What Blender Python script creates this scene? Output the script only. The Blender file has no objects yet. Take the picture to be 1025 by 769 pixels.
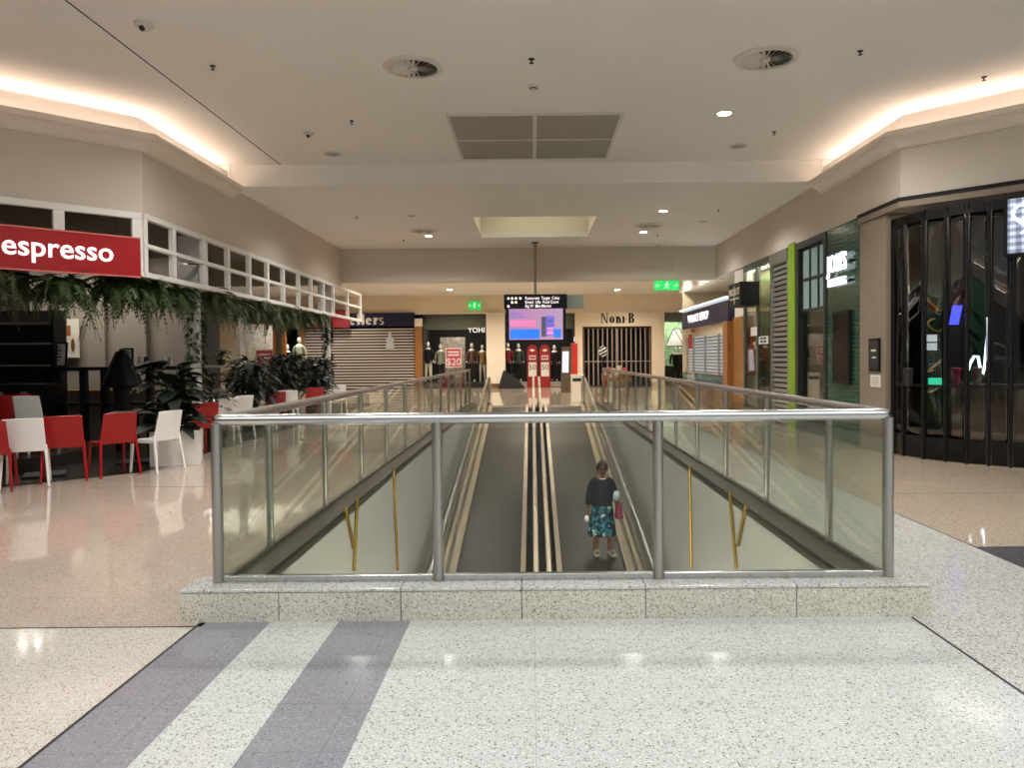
import bpy, math, random
from mathutils import Vector, Matrix, Quaternion
random.seed(7)
SC = bpy.context.scene
COL = SC.collection
PI = math.pi

# ------------------------------------------------------------------ camera
F = 760.0; CX = 533.0; PITCH = math.radians(1.2); ROLL = 0.009
CY = 358.0 + F * math.tan(PITCH)
CAM = Vector((0, 0, 1.5))
FW = Vector((0, math.cos(PITCH), -math.sin(PITCH)))
U0 = Vector((0, math.sin(PITCH), math.cos(PITCH))); R0 = Vector((1, 0, 0))
RT = R0 * math.cos(ROLL) - U0 * math.sin(ROLL)
UP = U0 * math.cos(ROLL) + R0 * math.sin(ROLL)
cam_d = bpy.data.cameras.new('camera'); cam = bpy.data.objects.new('camera', cam_d); COL.objects.link(cam)
cam.matrix_world = Matrix(((RT.x, UP.x, -FW.x, CAM.x), (RT.y, UP.y, -FW.y, CAM.y), (RT.z, UP.z, -FW.z, CAM.z), (0, 0, 0, 1)))
cam_d.sensor_width = 36; cam_d.lens = F * 36 / 1025
cam_d.shift_x = (512.5 - CX) / 1025; cam_d.shift_y = -(384.5 - CY) / 1025
cam_d.clip_start = 0.05; cam_d.clip_end = 300
SC.camera = cam

def ray(px, py):
    return FW + RT * ((px - CX) / F) - UP * ((py - CY) / F)
def at(px, py, D):          # point seen at a photo pixel, at depth D
    d = ray(px, py); return CAM + d * (D / d.y)
def on_z(px, py, z):
    d = ray(px, py); return CAM + d * ((z - CAM.z) / d.z)
def on_x(px, py, x):
    d = ray(px, py); return CAM + d * (x / d.x)

# ------------------------------------------------------------------ tagging
def tag(o, label=None, cat=None, group=None, kind=None):
    if label: o['label'] = label
    if cat: o['category'] = cat
    if group: o['group'] = group
    if kind: o['kind'] = kind
    return o
def thing(name, label, cat, loc=(0, 0, 0), rz=0, group=None):
    o = bpy.data.objects.new(name, None); COL.objects.link(o)
    o.empty_display_size = 0.1
    o.location = loc; o.rotation_euler = (0, 0, rz)
    return tag(o, label, cat, group)
KIDS = {}
def link(o, parent=None):
    COL.objects.link(o)
    if parent is not None:
        o.parent = parent; KIDS.setdefault(parent.name, []).append(o)
    return o
def copy_tree(o, parent=None):
    c = o.copy(); COL.objects.link(c)
    if parent is not None:
        c.parent = parent; KIDS.setdefault(parent.name, []).append(c)
    for ch in list(KIDS.get(o.name, [])): copy_tree(ch, c)
    return c
def clone(o, label, loc, rz=0, group=None, scale=None):
    c = copy_tree(o); c.location = loc; c.rotation_euler = (0, 0, rz)
    if scale: c.scale = (scale, scale, scale) if not hasattr(scale, '__len__') else scale
    c['label'] = label
    if group: c['group'] = group
    return c

# ------------------------------------------------------------------ mesh builder
class MB:
    def __init__(s): s.v = []; s.f = []; s.m = []; s.cur = 0
    def face(s, *i): s.f.append(tuple(i)); s.m.append(s.cur)
    def add(s, *pts):
        n = len(s.v); s.v += [tuple(p) for p in pts]; return n
    def quad(s, a, b, c, d):
        n = s.add(a, b, c, d); s.face(n, n+1, n+2, n+3); return s
    def box(s, x0, x1, y0, y1, z0, z1):
        n = s.add((x0,y0,z0),(x1,y0,z0),(x1,y1,z0),(x0,y1,z0),(x0,y0,z1),(x1,y0,z1),(x1,y1,z1),(x0,y1,z1))
        for q in ((0,3,2,1),(4,5,6,7),(0,1,5,4),(1,2,6,5),(2,3,7,6),(3,0,4,7)): s.face(*[n+i for i in q])
        return s
    def obox(s, c, ax, ay, az):      # centre and three half-axis vectors
        c, ax, ay, az = map(Vector, (c, ax, ay, az))
        P = [c + ax*i + ay*j + az*k for k in (-1,1) for (i,j) in ((-1,-1),(1,-1),(1,1),(-1,1))]
        n = s.add(*P)
        for q in ((0,3,2,1),(4,5,6,7),(0,1,5,4),(1,2,6,5),(2,3,7,6),(3,0,4,7)): s.face(*[n+i for i in q])
        return s
    def hexa(s, bot, top):           # two loops of same length
        k = len(bot); n = s.add(*bot, *top)
        s.face(*[n+i for i in reversed(range(k))]); s.face(*[n+k+i for i in range(k)])
        for i in range(k): j = (i+1) % k; s.face(n+i, n+j, n+k+j, n+k+i)
        return s
    def tube(s, pts, r, seg=8, cap=True, squash=None):
        pts = [Vector(p) for p in pts]; k = len(pts)
        rs = r if hasattr(r, '__len__') else [r]*k
        t0 = (pts[1]-pts[0]).normalized()
        a = t0.orthogonal().normalized() if abs(t0.z) > .95 else t0.cross(Vector((0,0,1))).normalized()
        n = len(s.v)
        for i, p in enumerate(pts):
            t = (pts[min(i+1,k-1)] - pts[max(i-1,0)]).normalized()
            a = (a - t * a.dot(t)).normalized(); b = t.cross(a)
            for q in range(seg):
                w = 2*PI*q/seg
                s.v.append(tuple(p + a*(math.cos(w)*rs[i]) + b*(math.sin(w)*rs[i]*(squash or 1))))
        for i in range(k-1):
            for q in range(seg):
                q2 = (q+1) % seg
                s.face(n+i*seg+q, n+i*seg+q2, n+(i+1)*seg+q2, n+(i+1)*seg+q)
        if cap:
            s.face(*[n+q for q in reversed(range(seg))]); s.face(*[n+(k-1)*seg+q for q in range(seg)])
        return s
    def lathe(s, prof, c=(0,0,0), seg=24, sx=1, sy=1, axis='z'):
        n = len(s.v); c = Vector(c)
        for (r, z) in prof:
            for q in range(seg):
                w = 2*PI*q/seg
                p = (r*math.cos(w)*sx, r*math.sin(w)*sy, z)
                if axis == 'y': p = (p[0], p[2], p[1])
                s.v.append(tuple(c + Vector(p)))
        k = len(prof)
        for i in range(k-1):
            for q in range(seg):
                q2 = (q+1) % seg; s.face(n+i*seg+q, n+i*seg+q2, n+(i+1)*seg+q2, n+(i+1)*seg+q)
        s.face(*[n+q for q in reversed(range(seg))]); s.face(*[n+(k-1)*seg+q for q in range(seg)])
        return s
    def ball(s, c, rx, ry=None, rz=None, seg=16, rings=10):
        ry = ry or rx; rz = rz or rx
        prof = [(math.sin(PI*(i+.02)/(rings+.04)), -math.cos(PI*(i+.02)/(rings+.04))) for i in range(rings+1)]
        n = len(s.v); s.lathe(prof, (0,0,0), seg)
        for i in range(n, len(s.v)):
            x, y, z = s.v[i]; s.v[i] = (c[0]+x*rx, c[1]+y*ry, c[2]+z*rz)
        return s
    def prism(s, poly, z0, z1):      # plan polygon extruded vertically
        return s.hexa([(x,y,z0) for x,y in poly], [(x,y,z1) for x,y in poly])
    def sweep(s, prof, path, close=True):   # prof (offset,z) swept along plan path; offset to the left normal
        n = len(s.v); k = len(prof); m = len(path)
        P = [Vector((p[0], p[1])) for p in path]
        for i in range(m):
            d0 = (P[i]-P[i-1]).normalized() if i else None
            d1 = (P[i+1]-P[i]).normalized() if i < m-1 else None
            d0 = d0 or d1; d1 = d1 or d0
            n0 = Vector((-d0.y, d0.x)); n1 = Vector((-d1.y, d1.x))
            mm = (n0+n1).normalized(); mm = mm / max(.3, mm.dot(n0))
            for (o, z) in prof: s.v.append((P[i].x+mm.x*o, P[i].y+mm.y*o, z))
        for i in range(m-1):
            for j in range(k if close else k-1):
                j2 = (j+1) % k
                s.face(n+i*k+j, n+i*k+j2, n+(i+1)*k+j2, n+(i+1)*k+j)
        if close:
            s.face(*[n+j for j in reversed(range(k))]); s.face(*[n+(m-1)*k+j for j in range(k)])
        return s
    def sheet(s, f, nu, nv, th=0):   # f(u,v)->Vector ; closed thin slab if th
        P = [[Vector(f(i/nu, j/nv)) for j in range(nv+1)] for i in range(nu+1)]
        n = len(s.v); W = nv+1
        for r in P:
            for p in r: s.v.append(tuple(p))
        for i in range(nu):
            for j in range(nv): s.face(n+i*W+j, n+(i+1)*W+j, n+(i+1)*W+j+1, n+i*W+j+1)
        if th:
            n2 = len(s.v)
            for i in range(nu+1):
                for j in range(nv+1):
                    du = P[min(i+1,nu)][j]-P[max(i-1,0)][j]; dv = P[i][min(j+1,nv)]-P[i][max(j-1,0)]
                    nn = du.cross(dv); nn = nn.normalized() if nn.length > 1e-9 else Vector((0,0,1))
                    s.v.append(tuple(P[i][j]-nn*th))
            for i in range(nu):
                for j in range(nv): s.face(n2+i*W+j, n2+i*W+j+1, n2+(i+1)*W+j+1, n2+(i+1)*W+j)
            for i in range(nu):
                s.face(n+i*W, n2+i*W, n2+(i+1)*W, n+(i+1)*W)
                s.face(n+i*W+nv, n+(i+1)*W+nv, n2+(i+1)*W+nv, n2+i*W+nv)
            for j in range(nv):
                s.face(n+j, n+j+1, n2+j+1, n2+j)
                s.face(n+nu*W+j, n2+nu*W+j, n2+nu*W+j+1, n+nu*W+j+1)
        return s
    def mesh(s, name, mat):
        me = bpy.data.meshes.new(name); me.from_pydata(s.v, [], s.f)
        for m in (mat if isinstance(mat, (list, tuple)) else [mat]): me.materials.append(m)
        if isinstance(mat, (list, tuple)):
            for p, i in zip(me.polygons, s.m): p.material_index = i
        me.update(); return me
    def build(s, name, mat, parent=None, smooth=False, bevel=0, seg=2, kind=None, label=None, cat=None, group=None):
        me = s.mesh(name, mat)
        if smooth:
            for p in me.polygons: p.use_smooth = True
            if smooth != 'all':
                try: me.set_sharp_from_angle(angle=math.radians(40))
                except Exception: pass
        o = bpy.data.objects.new(name, me); link(o, parent)
        if bevel:
            b = o.modifiers.new('bevel', 'BEVEL'); b.width = bevel; b.segments = seg; b.limit_method = 'ANGLE'; b.angle_limit = math.radians(35)
        return tag(o, label, cat, group, kind)

def struct(name, mb, mat, **k):
    return mb.build(name, mat, None, kind='structure', **k)

def evaluated(o):
    dg = bpy.context.evaluated_depsgraph_get(); dg.update()
    return bpy.data.meshes.new_from_object(o.evaluated_get(dg))
def skin(verts, edges, radii, sub=1, remesh=0):
    me = bpy.data.meshes.new('tmp'); me.from_pydata([tuple(v) for v in verts], edges, [])
    o = bpy.data.objects.new('tmp', me); COL.objects.link(o)
    o.modifiers.new('skin', 'SKIN')
    sv = me.skin_vertices[0].data
    for i, r in enumerate(radii): sv[i].radius = r if hasattr(r, '__len__') else (r, r)
    sv[0].use_root = True
    if sub:
        s = o.modifiers.new('sub', 'SUBSURF'); s.levels = sub; s.render_levels = sub
    m = evaluated(o); bpy.data.objects.remove(o); return m
def mesh_into(mb, me):
    n = len(mb.v); mb.v += [tuple(v.co) for v in me.vertices]
    for p in me.polygons: mb.face(*[n+i for i in p.vertices])
def fuse(mb, vox, smooth=2):
    me = mb.mesh('tmp', []) if False else None
    me = bpy.data.meshes.new('tmp'); me.from_pydata(mb.v, [], mb.f)
    o = bpy.data.objects.new('tmp', me); COL.objects.link(o)
    r = o.modifiers.new('r', 'REMESH'); r.mode = 'VOXEL'; r.voxel_size = vox
    if smooth:
        s = o.modifiers.new('s', 'SMOOTH'); s.iterations = smooth; s.factor = .5
    m = evaluated(o); bpy.data.objects.remove(o); return m
def add_mesh(name, me, mat, parent=None, smooth=True):
    me.name = name; me.materials.clear(); me.materials.append(mat)
    if smooth:
        for p in me.polygons: p.use_smooth = True
    return link(bpy.data.objects.new(name, me), parent)

def text_mesh(body, size=1, extrude=.01, bold=0.0, align='CENTER', spacing=1.0, scale_x=1.0):
    cu = bpy.data.curves.new('tmp', 'FONT'); cu.body = body; cu.size = size; cu.extrude = extrude
    cu.offset = bold; cu.align_x = align; cu.align_y = 'CENTER'; cu.space_character = spacing; cu.resolution_u = 3
    o = bpy.data.objects.new('tmp', cu); COL.objects.link(o)
    me = evaluated(o); bpy.data.objects.remove(o)
    if scale_x != 1:
        for v in me.vertices: v.co.x *= scale_x
    return me
def text(name, body, mat, parent, loc, face='-y', **k):
    me = text_mesh(body, **k)
    X = {'-y': Vector((1,0,0)), '-x': Vector((0,-1,0)), '+x': Vector((0,1,0))}.get(face) if isinstance(face, str) else Vector(face).normalized()
    Z = Vector((0,0,1)); N = X.cross(Z)
    M = Matrix(((X.x, Z.x, N.x, loc[0]), (X.y, Z.y, N.y, loc[1]), (X.z, Z.z, N.z, loc[2]), (0,0,0,1)))
    me.transform(M)
    return add_mesh(name, me, mat, parent, smooth=False)
# ------------------------------------------------------------------ materials
def srgb(r, g, b):
    def c(x):
        x /= 255.0
        return x/12.92 if x <= .04045 else ((x+.055)/1.055)**2.4
    return (c(r), c(g), c(b), 1)
class NT:
    def __init__(s, name):
        s.m = bpy.data.materials.new(name); s.m.use_nodes = True
        s.t = s.m.node_tree; s.n = s.t.nodes; s.l = s.t.links
        s.b = s.n.get('Principled BSDF'); s.out = s.n.get('Material Output')
    def new(s, t, **k):
        n = s.n.new(t)
        for a, v in k.items(): setattr(n, a, v)
        return n
    def link(s, a, b): s.l.new(a, b)
    def coord(s, scale=1, kind='Object', rot=(0,0,0)):
        tc = s.new('ShaderNodeTexCoord'); mp = s.new('ShaderNodeMapping')
        mp.inputs['Scale'].default_value = scale if hasattr(scale, '__len__') else (scale,)*3
        mp.inputs['Rotation'].default_value = rot
        s.link(tc.outputs[kind], mp.inputs['Vector']); return mp.outputs['Vector']
    def noise(s, vec, scale, detail=3, rough=.5):
        n = s.new('ShaderNodeTexNoise'); n.inputs['Scale'].default_value = scale
        n.inputs['Detail'].default_value = detail; n.inputs['Roughness'].default_value = rough
        s.link(vec, n.inputs['Vector']); return n.outputs['Fac']
    def ramp(s, fac, stops, interp='LINEAR'):
        r = s.new('ShaderNodeValToRGB'); r.color_ramp.interpolation = interp
        e = r.color_ramp.elements
        while len(e) < len(stops): e.new(.5)
        for q, (p, c) in zip(e, stops): q.position = p; q.color = c
        s.link(fac, r.inputs['Fac']); return r.outputs['Color']
    def mix(s, fac, a, b, mode='MIX'):
        m = s.new('ShaderNodeMix', data_type='RGBA', blend_type=mode)
        if hasattr(fac, 'links'): s.link(fac, m.inputs['Factor'])
        else: m.inputs['Factor'].default_value = fac
        for v, k in ((a, 'A'), (b, 'B')):
            i = [q for q in m.inputs if q.name == k and q.type == 'RGBA'][0]
            if hasattr(v, 'links'): s.link(v, i)
            else: i.default_value = v
        return [q for q in m.outputs if q.type == 'RGBA'][0]
    def math(s, op, a, b=None):
        m = s.new('ShaderNodeMath', operation=op)
        for i, v in enumerate((a, b)):
            if v is None: continue
            if hasattr(v, 'links'): s.link(v, m.inputs[i])
            else: m.inputs[i].default_value = v
        return m.outputs[0]
    def bump(s, h, strength=.2, dist=.01):
        b = s.new('ShaderNodeBump'); b.inputs['Strength'].default_value = strength; b.inputs['Distance'].default_value = dist
        s.link(h, b.inputs['Height']); s.link(b.outputs['Normal'], s.b.inputs['Normal'])
    def base(s, c):
        if hasattr(c, 'links'): s.link(c, s.b.inputs['Base Color'])
        else: s.b.inputs['Base Color'].default_value = c
    def set(s, **k):
        for a, v in k.items(): s.b.inputs[a.replace('_', ' ')].default_value = v

def lerp(c, k):
    return (c[0]*k, c[1]*k, c[2]*k, 1)
def paint(name, rgb, rough=.6, var=.06, scale=3, metal=0, spec=.5, bump=0, coat=0):
    t = NT(name); c = srgb(*rgb); v = t.coord()
    n = t.noise(v, scale, 4)
    t.base(t.ramp(n, [(.3, lerp(c, 1-var)), (.7, lerp(c, 1+var))]))
    t.set(Roughness=rough, Metallic=metal); t.b.inputs['Specular IOR Level'].default_value = spec
    if coat: t.b.inputs['Coat Weight'].default_value = coat
    if bump: t.bump(t.noise(v, 120, 3), bump, .003)
    return t.m
def terrazzo(name, base, dark, light, rough=.16, chip=70, tile=0.0, tint=.06):
    t = NT(name); v = t.coord()
    vo = t.new('ShaderNodeTexVoronoi'); vo.inputs['Scale'].default_value = chip; t.link(v, vo.inputs['Vector'])
    sep = t.new('ShaderNodeSeparateColor'); t.link(vo.outputs['Color'], sep.inputs['Color'])
    B, Dk, Li = srgb(*base), srgb(*dark), srgb(*light)
    chips = t.ramp(sep.outputs[0], [(0, Dk), (.13, lerp(Dk, 1.5)), (.2, lerp(B, .9)), (.5, B), (.72, Li)], 'CONSTANT')
    near = t.math('LESS_THAN', vo.outputs['Distance'], .42)
    big = t.noise(v, .7, 3)
    bcol = t.ramp(big, [(.3, lerp(B, 1-tint)), (.7, lerp(B, 1+tint))])
    col = t.mix(near, bcol, chips)
    vo2 = t.new('ShaderNodeTexVoronoi'); vo2.inputs['Scale'].default_value = chip*2.7; t.link(v, vo2.inputs['Vector'])
    s2 = t.new('ShaderNodeSeparateColor'); t.link(vo2.outputs['Color'], s2.inputs['Color'])
    col = t.mix(t.math('LESS_THAN', s2.outputs[1], .16), col, lerp(Dk, 1.9))
    if tile:
        br = t.new('ShaderNodeTexBrick'); br.offset = 0; br.inputs['Scale'].default_value = 1
        br.inputs['Brick Width'].default_value = tile; br.inputs['Row Height'].default_value = tile
        br.inputs['Mortar Size'].default_value = .0016; br.inputs['Mortar Smooth'].default_value = .1
        t.link(v, br.inputs['Vector'])
        col = t.mix(t.math('MULTIPLY', br.outputs['Fac'], .6), col, lerp(B, .45))
    t.base(col)
    rr = t.math('MULTIPLY_ADD', t.noise(v, 2.2, 3), .12); 
    rn = t.n[-1] if False else rr.node; rn.inputs[2].default_value = rough - .06
    t.link(rr, t.b.inputs['Roughness'])
    return t.m
def metal(name, rgb, rough=.3, var=.08, stretch=(1,1,1), scale=20):
    t = NT(name); c = srgb(*rgb); v = t.coord(stretch)
    n = t.noise(v, scale, 4)
    t.base(t.ramp(n, [(.3, lerp(c, 1-var)), (.7, lerp(c, 1+var))]))
    t.set(Metallic=1.0, Roughness=rough); return t.m
def glass(name, tint=(.86,.9,.87), refl=1.0, rough=.0, bump=0, f0=1.45, bscale=3):
    t = NT(name); t.n.remove(t.b)
    tr = t.new('ShaderNodeBsdfTransparent'); tr.inputs['Color'].default_value = (*tint, 1)
    gl = t.new('ShaderNodeBsdfGlossy'); gl.inputs['Roughness'].default_value = rough
    v = t.coord()
    # faint smears, a property of the pane
    sm = t.ramp(t.noise(v, 1.3, 4), [(.35, (.86,.88,.87,1)), (.7, (1,1,1,1))]); t.link(sm, gl.inputs['Color'])
    fr = t.new('ShaderNodeFresnel'); fr.inputs['IOR'].default_value = f0
    if bump:
        b = t.new('ShaderNodeBump'); b.inputs['Strength'].default_value = bump; b.inputs['Distance'].default_value = .03
        t.link(t.noise(v, bscale, 2), b.inputs['Height'])
        t.link(b.outputs['Normal'], gl.inputs['Normal']); t.link(b.outputs['Normal'], fr.inputs['Normal'])
    mx = t.new('ShaderNodeMixShader')
    t.link(t.math('MULTIPLY', fr.outputs[0], refl), mx.inputs['Fac'])
    t.link(tr.outputs[0], mx.inputs[1]); t.link(gl.outputs[0], mx.inputs[2])
    t.link(mx.outputs[0], t.out.inputs['Surface'])
    return t.m
def glow(name, rgb, strength, var=.05):
    t = NT(name); c = srgb(*rgb); v = t.coord()
    col = t.ramp(t.noise(v, 6, 2), [(.3, lerp(c, 1-var)), (.7, lerp(c, 1+var))])
    t.base(col); t.link(col, t.b.inputs['Emission Color']); t.b.inputs['Emission Strength'].default_value = strength
    t.set(Roughness=.5); return t.m
def wood(name, rgb, rough=.4, axis=(8,8,1), k=.25):
    t = NT(name); c = srgb(*rgb); v = t.coord(axis)
    n = t.noise(v, 4, 6, .6)
    t.base(t.ramp(n, [(.3, lerp(c, 1-k)), (.5, c), (.7, lerp(c, 1+k))]))
    t.set(Roughness=rough); t.bump(n, .1, .004); return t.m
def leaf(name, rgb, var=.45):
    t = NT(name); c = srgb(*rgb); v = t.coord()
    n = t.noise(v, 9, 4, .6)
    t.base(t.ramp(n, [(.25, lerp(c, 1-var)), (.5, c), (.75, (c[0]*(1+var)*1.1, c[1]*(1+var), c[2]*(1+var)*.8, 1))]))
    t.set(Roughness=.62); return t.m

M = {}
M['ceiling'] = paint('ceiling_paint', (228,225,220), .85, .02, .6)
M['wall'] = paint('wall_paint', (204,194,182), .8, .02, .5)
M['cornice'] = paint('cornice_paint', (222,212,200), .7, .02)
M['fascia'] = paint('cream_fascia', (228,212,186), .6, .03, .5)
M['pillar'] = paint('white_pillar', (236,226,206), .5, .03, .5)
M['t_white'] = terrazzo('terrazzo_white', (204,206,202), (124,122,116), (222,223,218), .12, 82, .8)
M['t_grey'] = terrazzo('terrazzo_grey', (140,139,145), (112,110,115), (158,157,163), .16, 80, .41)
M['t_cream'] = terrazzo('terrazzo_cream', (208,202,190), (140,126,112), (224,220,210), .1, 90, .8)
M['t_tan'] = terrazzo('terrazzo_tan', (190,177,164), (140,116,98), (216,204,190), .045, 85, 1.2)
M['t_tan2'] = terrazzo('terrazzo_beige', (182,168,150), (120,104,86), (200,188,172), .045, 85, 1.2)
M['t_pale'] = terrazzo('terrazzo_pale', (200,198,192), (110,108,104), (222,221,216), .15, 72, .8)
M['t_dark'] = terrazzo('terrazzo_charcoal', (78,78,80), (48,48,50), (98,98,100), .25, 80)
M['t_plinth'] = terrazzo('terrazzo_plinth', (203,199,184), (116,108,92), (220,217,204), .3, 85)
M['cafe_floor'] = paint('cafe_floor', (44,38,32), .25, .2, 2)
M['joint'] = paint('joint_black', (38,36,34), .6)
M['steel'] = metal('brushed_steel', (178,176,170), .3, .06, (1,1,.05))
M['steel_bright'] = metal('polished_steel', (196,197,196), .22, .04)
M['steel_dark'] = metal('dark_steel', (140,136,128), .38, .1, (1,.04,1), 30)
M['kerb_steel'] = metal('kerb_steel', (104,99,92), .34, .1, (1,.05,1), 14)
M['glass'] = glass('railing_glass', (.91,.93,.9), .32, 0, 0, 1.42)
M['shop_glass'] = glass('shop_glass', (.8,.82,.8), .8, 0, 0, 1.5)
M['shutter_glass'] = glass('wavy_clear_panel', (.66,.66,.66), 1.1, .0, 0, 1.6)
M['void_wall'] = paint('void_wall_panel', (186,186,180), .45, .04, .8)
M['belt'] = None
M['white_frame'] = paint('white_lattice_paint', (226,224,220), .5, .02)
M['red_sign'] = paint('red_sign', (160,8,20), .35, .05, 1)
M['black'] = paint('black_paint', (9,9,10), .5, .1, spec=.3)
M['black_gloss'] = paint('black_gloss', (6,6,7), .15, .1)
M['charcoal'] = paint('charcoal', (38,38,40), .5, .1)
M['white'] = paint('white_plastic', (240,240,238), .35, .02)
M['red'] = paint('red_plastic', (158,6,10), .3, .05)
M['grey_panel'] = paint('grey_panel', (150,142,132), .7, .05, .8)
M['cafe_ceiling'] = paint('cafe_ceiling', (120,110,98), .9, .04)
M['navy'] = paint('navy_sign', (22,26,62), .35, .06)
M['green_tile'] = None
M['lime'] = paint('lime_paint', (122,156,30), .4, .04)
M['stone'] = wood('travertine', (134,120,104), .5, (1,1,14), .08)
M['wood'] = wood('oak', (146,98,48), .4)
M['wood_dark'] = wood('walnut', (104,72,44), .45)
M['leaf'] = leaf('leaf_green', (36,56,28)); M['leaf_dark'] = leaf('leaf_dark', (18,32,18)); M['fern'] = leaf('fern_green', (46,66,22)); M['fern_old'] = leaf('fern_olive', (58,66,26))
M['soil'] = paint('soil', (38,28,20), .9, .3, 30); M['pot'] = paint('dark_pot', (44,40,38), .5, .1)
M['pot_white'] = paint('white_pot', (205,200,192), .5)
M['stem'] = paint('stem', (66,56,34), .7, .2)
M['skin'] = paint('skin', (120,78,58), .5, .06, 6); M['hair'] = paint('hair', (26,20,18), .5, .2, 40)
M['mannequin'] = paint('mannequin_white', (226,218,206), .4, .02)
M['led'] = glow('warm_led', (255,230,214), 10); M['led_soft'] = glow('soft_led', (255,226,204), 7)
M['lamp'] = glow('lamp_lens', (255,244,226), 30)
M['lamp_off'] = paint('lamp_lens_off', (150,146,138), .4)
M['sign_white'] = glow('lit_white', (245,248,255), .9)
M['text_white'] = glow('lit_text', (255,246,250), .55)
M['gingham'] = None
M['vent_dark'] = paint('vent_dark', (40,38,38), .7)
M['vent'] = paint('vent_cream', (205,198,188), .6, .02)
M['grille'] = None
M['orange'] = paint('orange', (216,98,30), .4, .1); M['pink'] = paint('pink_card', (190,70,100), .5, .05)
M['paper'] = paint('paper', (222,218,210), .7, .03)
M['poster_red'] = paint('poster_red', (146,26,32), .5, .06); M['maroon'] = paint('maroon', (120,30,60), .6, .1)
M['green_soft'] = paint('green_grey', (96,104,92), .6, .06)
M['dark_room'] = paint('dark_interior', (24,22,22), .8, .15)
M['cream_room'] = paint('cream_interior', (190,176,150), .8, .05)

def m_belt():
    t = NT('rubber_belt'); v = t.coord()
    w = t.new('ShaderNodeTexWave'); w.bands_direction = 'X'; w.inputs['Scale'].default_value = 30; t.link(v, w.inputs['Vector'])
    br = t.new('ShaderNodeTexBrick'); br.offset = 0; br.inputs['Scale'].default_value = 1
    br.inputs['Brick Width'].default_value = 5; br.inputs['Row Height'].default_value = .4; br.inputs['Mortar Size'].default_value = .008
    t.link(v, br.inputs['Vector'])
    c = t.mix(w.outputs['Fac'], srgb(40,37,33), srgb(64,60,54))
    t.base(t.mix(t.math('MULTIPLY', br.outputs['Fac'], .6), c, srgb(40,38,36)))
    t.set(Roughness=.45, Metallic=.35); return t.m
M['belt'] = m_belt()
def m_tile():
    t = NT('green_wall_tile'); v = t.coord(1, 'Object', (0, 0, 0))
    sp = t.new('ShaderNodeSeparateXYZ'); t.link(v, sp.inputs[0]); cb = t.new('ShaderNodeCombineXYZ')
    t.link(sp.outputs[1], cb.inputs[0]); t.link(sp.outputs[2], cb.inputs[1])
    br = t.new('ShaderNodeTexBrick'); br.offset = .5; br.inputs['Scale'].default_value = 1
    br.inputs['Brick Width'].default_value = .2; br.inputs['Row Height'].default_value = .075; br.inputs['Mortar Size'].default_value = .004
    br.inputs['Color1'].default_value = srgb(34,82,64); br.inputs['Color2'].default_value = srgb(24,62,50); br.inputs['Mortar'].default_value = srgb(70,96,84)
    t.link(cb.outputs[0], br.inputs['Vector']); t.base(br.outputs['Color']); t.set(Roughness=.15)
    t.bump(br.outputs['Fac'], -.3, .004); return t.m
M['green_tile'] = m_tile()
def m_gingham():
    t = NT('gingham_lightbox'); v = t.coord(1)
    sp = t.new('ShaderNodeSeparateXYZ'); t.link(v, sp.inputs[0])
    def st(o): return t.math('LESS_THAN', t.math('FRACT', t.math('MULTIPLY', o, 11)), .5)
    a = st(sp.outputs[0]); b = st(sp.outputs[2])
    s = t.math('MULTIPLY', t.math('ADD', a, b), .5)
    c = t.ramp(s, [(0, srgb(190,200,216)), (.5, srgb(140,150,172)), (1, srgb(96,104,130))])
    t.base(c); t.link(c, t.b.inputs['Emission Color']); t.b.inputs['Emission Strength'].default_value = .5; return t.m
M['gingham'] = m_gingham()
def m_grille():
    t = NT('return_air_grille'); v = t.coord()
    w = t.new('ShaderNodeTexWave'); w.bands_direction = 'Y'; w.inputs['Scale'].default_value = 12; t.link(v, w.inputs['Vector'])
    t.base(t.mix(w.outputs['Fac'], srgb(120,118,108), srgb(160,156,146))); t.set(Roughness=.6); return t.m
M['grille'] = m_grille()
def m_screen():
    t = NT('advert_screen'); tc = t.new('ShaderNodeTexCoord'); sp = t.new('ShaderNodeSeparateXYZ'); t.link(tc.outputs['Object'], sp.inputs[0])
    c = t.ramp(t.math('DIVIDE', t.math('ADD', sp.outputs[0], .8), 1.7), [(0, srgb(196,150,205)), (.45, srgb(216,160,200)), (1, srgb(214,180,214))])
    t.base(srgb(20,20,20)); t.link(c, t.b.inputs['Emission Color']); t.b.inputs['Emission Strength'].default_value = .55
    t.set(Roughness=.2); return t.m
M['screen'] = m_screen()
M['scr_blue'] = glow('screen_blue', (40,110,225), .6, .15); M['scr_dark'] = glow('screen_slate', (84,84,104), .3)
M['scr_violet'] = glow('screen_violet', (110,100,200), .5); M['scr_pink'] = glow('screen_pink', (214,140,214), .5); M['scr_rose'] = glow('screen_rose', (206,120,170), .5)
M['exit'] = glow('exit_green', (16,180,80), .7); M['neon_blue'] = glow('neon_blue', (60,70,255), 3); M['neon_white'] = glow('neon_white', (225,245,255), 4); M['neon_green'] = glow('neon_green', (60,230,180), 1.2)
M['sign_amber'] = glow('icon_amber', (240,190,130), 1.2)
M['window_glow'] = glow('lit_room', (216,230,236), .5)
M['silver'] = metal('silver_slats', (190,190,188), .4, .06)
def m_floral():
    t = NT('floral_skirt'); v = t.coord()
    vo = t.new('ShaderNodeTexVoronoi'); vo.inputs['Scale'].default_value = 20; t.link(v, vo.inputs['Vector'])
    s = t.new('ShaderNodeSeparateColor'); t.link(vo.outputs['Color'], s.inputs['Color'])
    t.base(t.ramp(s.outputs[0], [(0, srgb(24,36,58)), (.3, srgb(24,96,108)), (.55, srgb(50,130,132)), (.74, srgb(170,184,160)), (.85, srgb(28,50,70))], 'CONSTANT'))
    t.set(Roughness=.8); return t.m
M['floral'] = m_floral()
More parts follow.
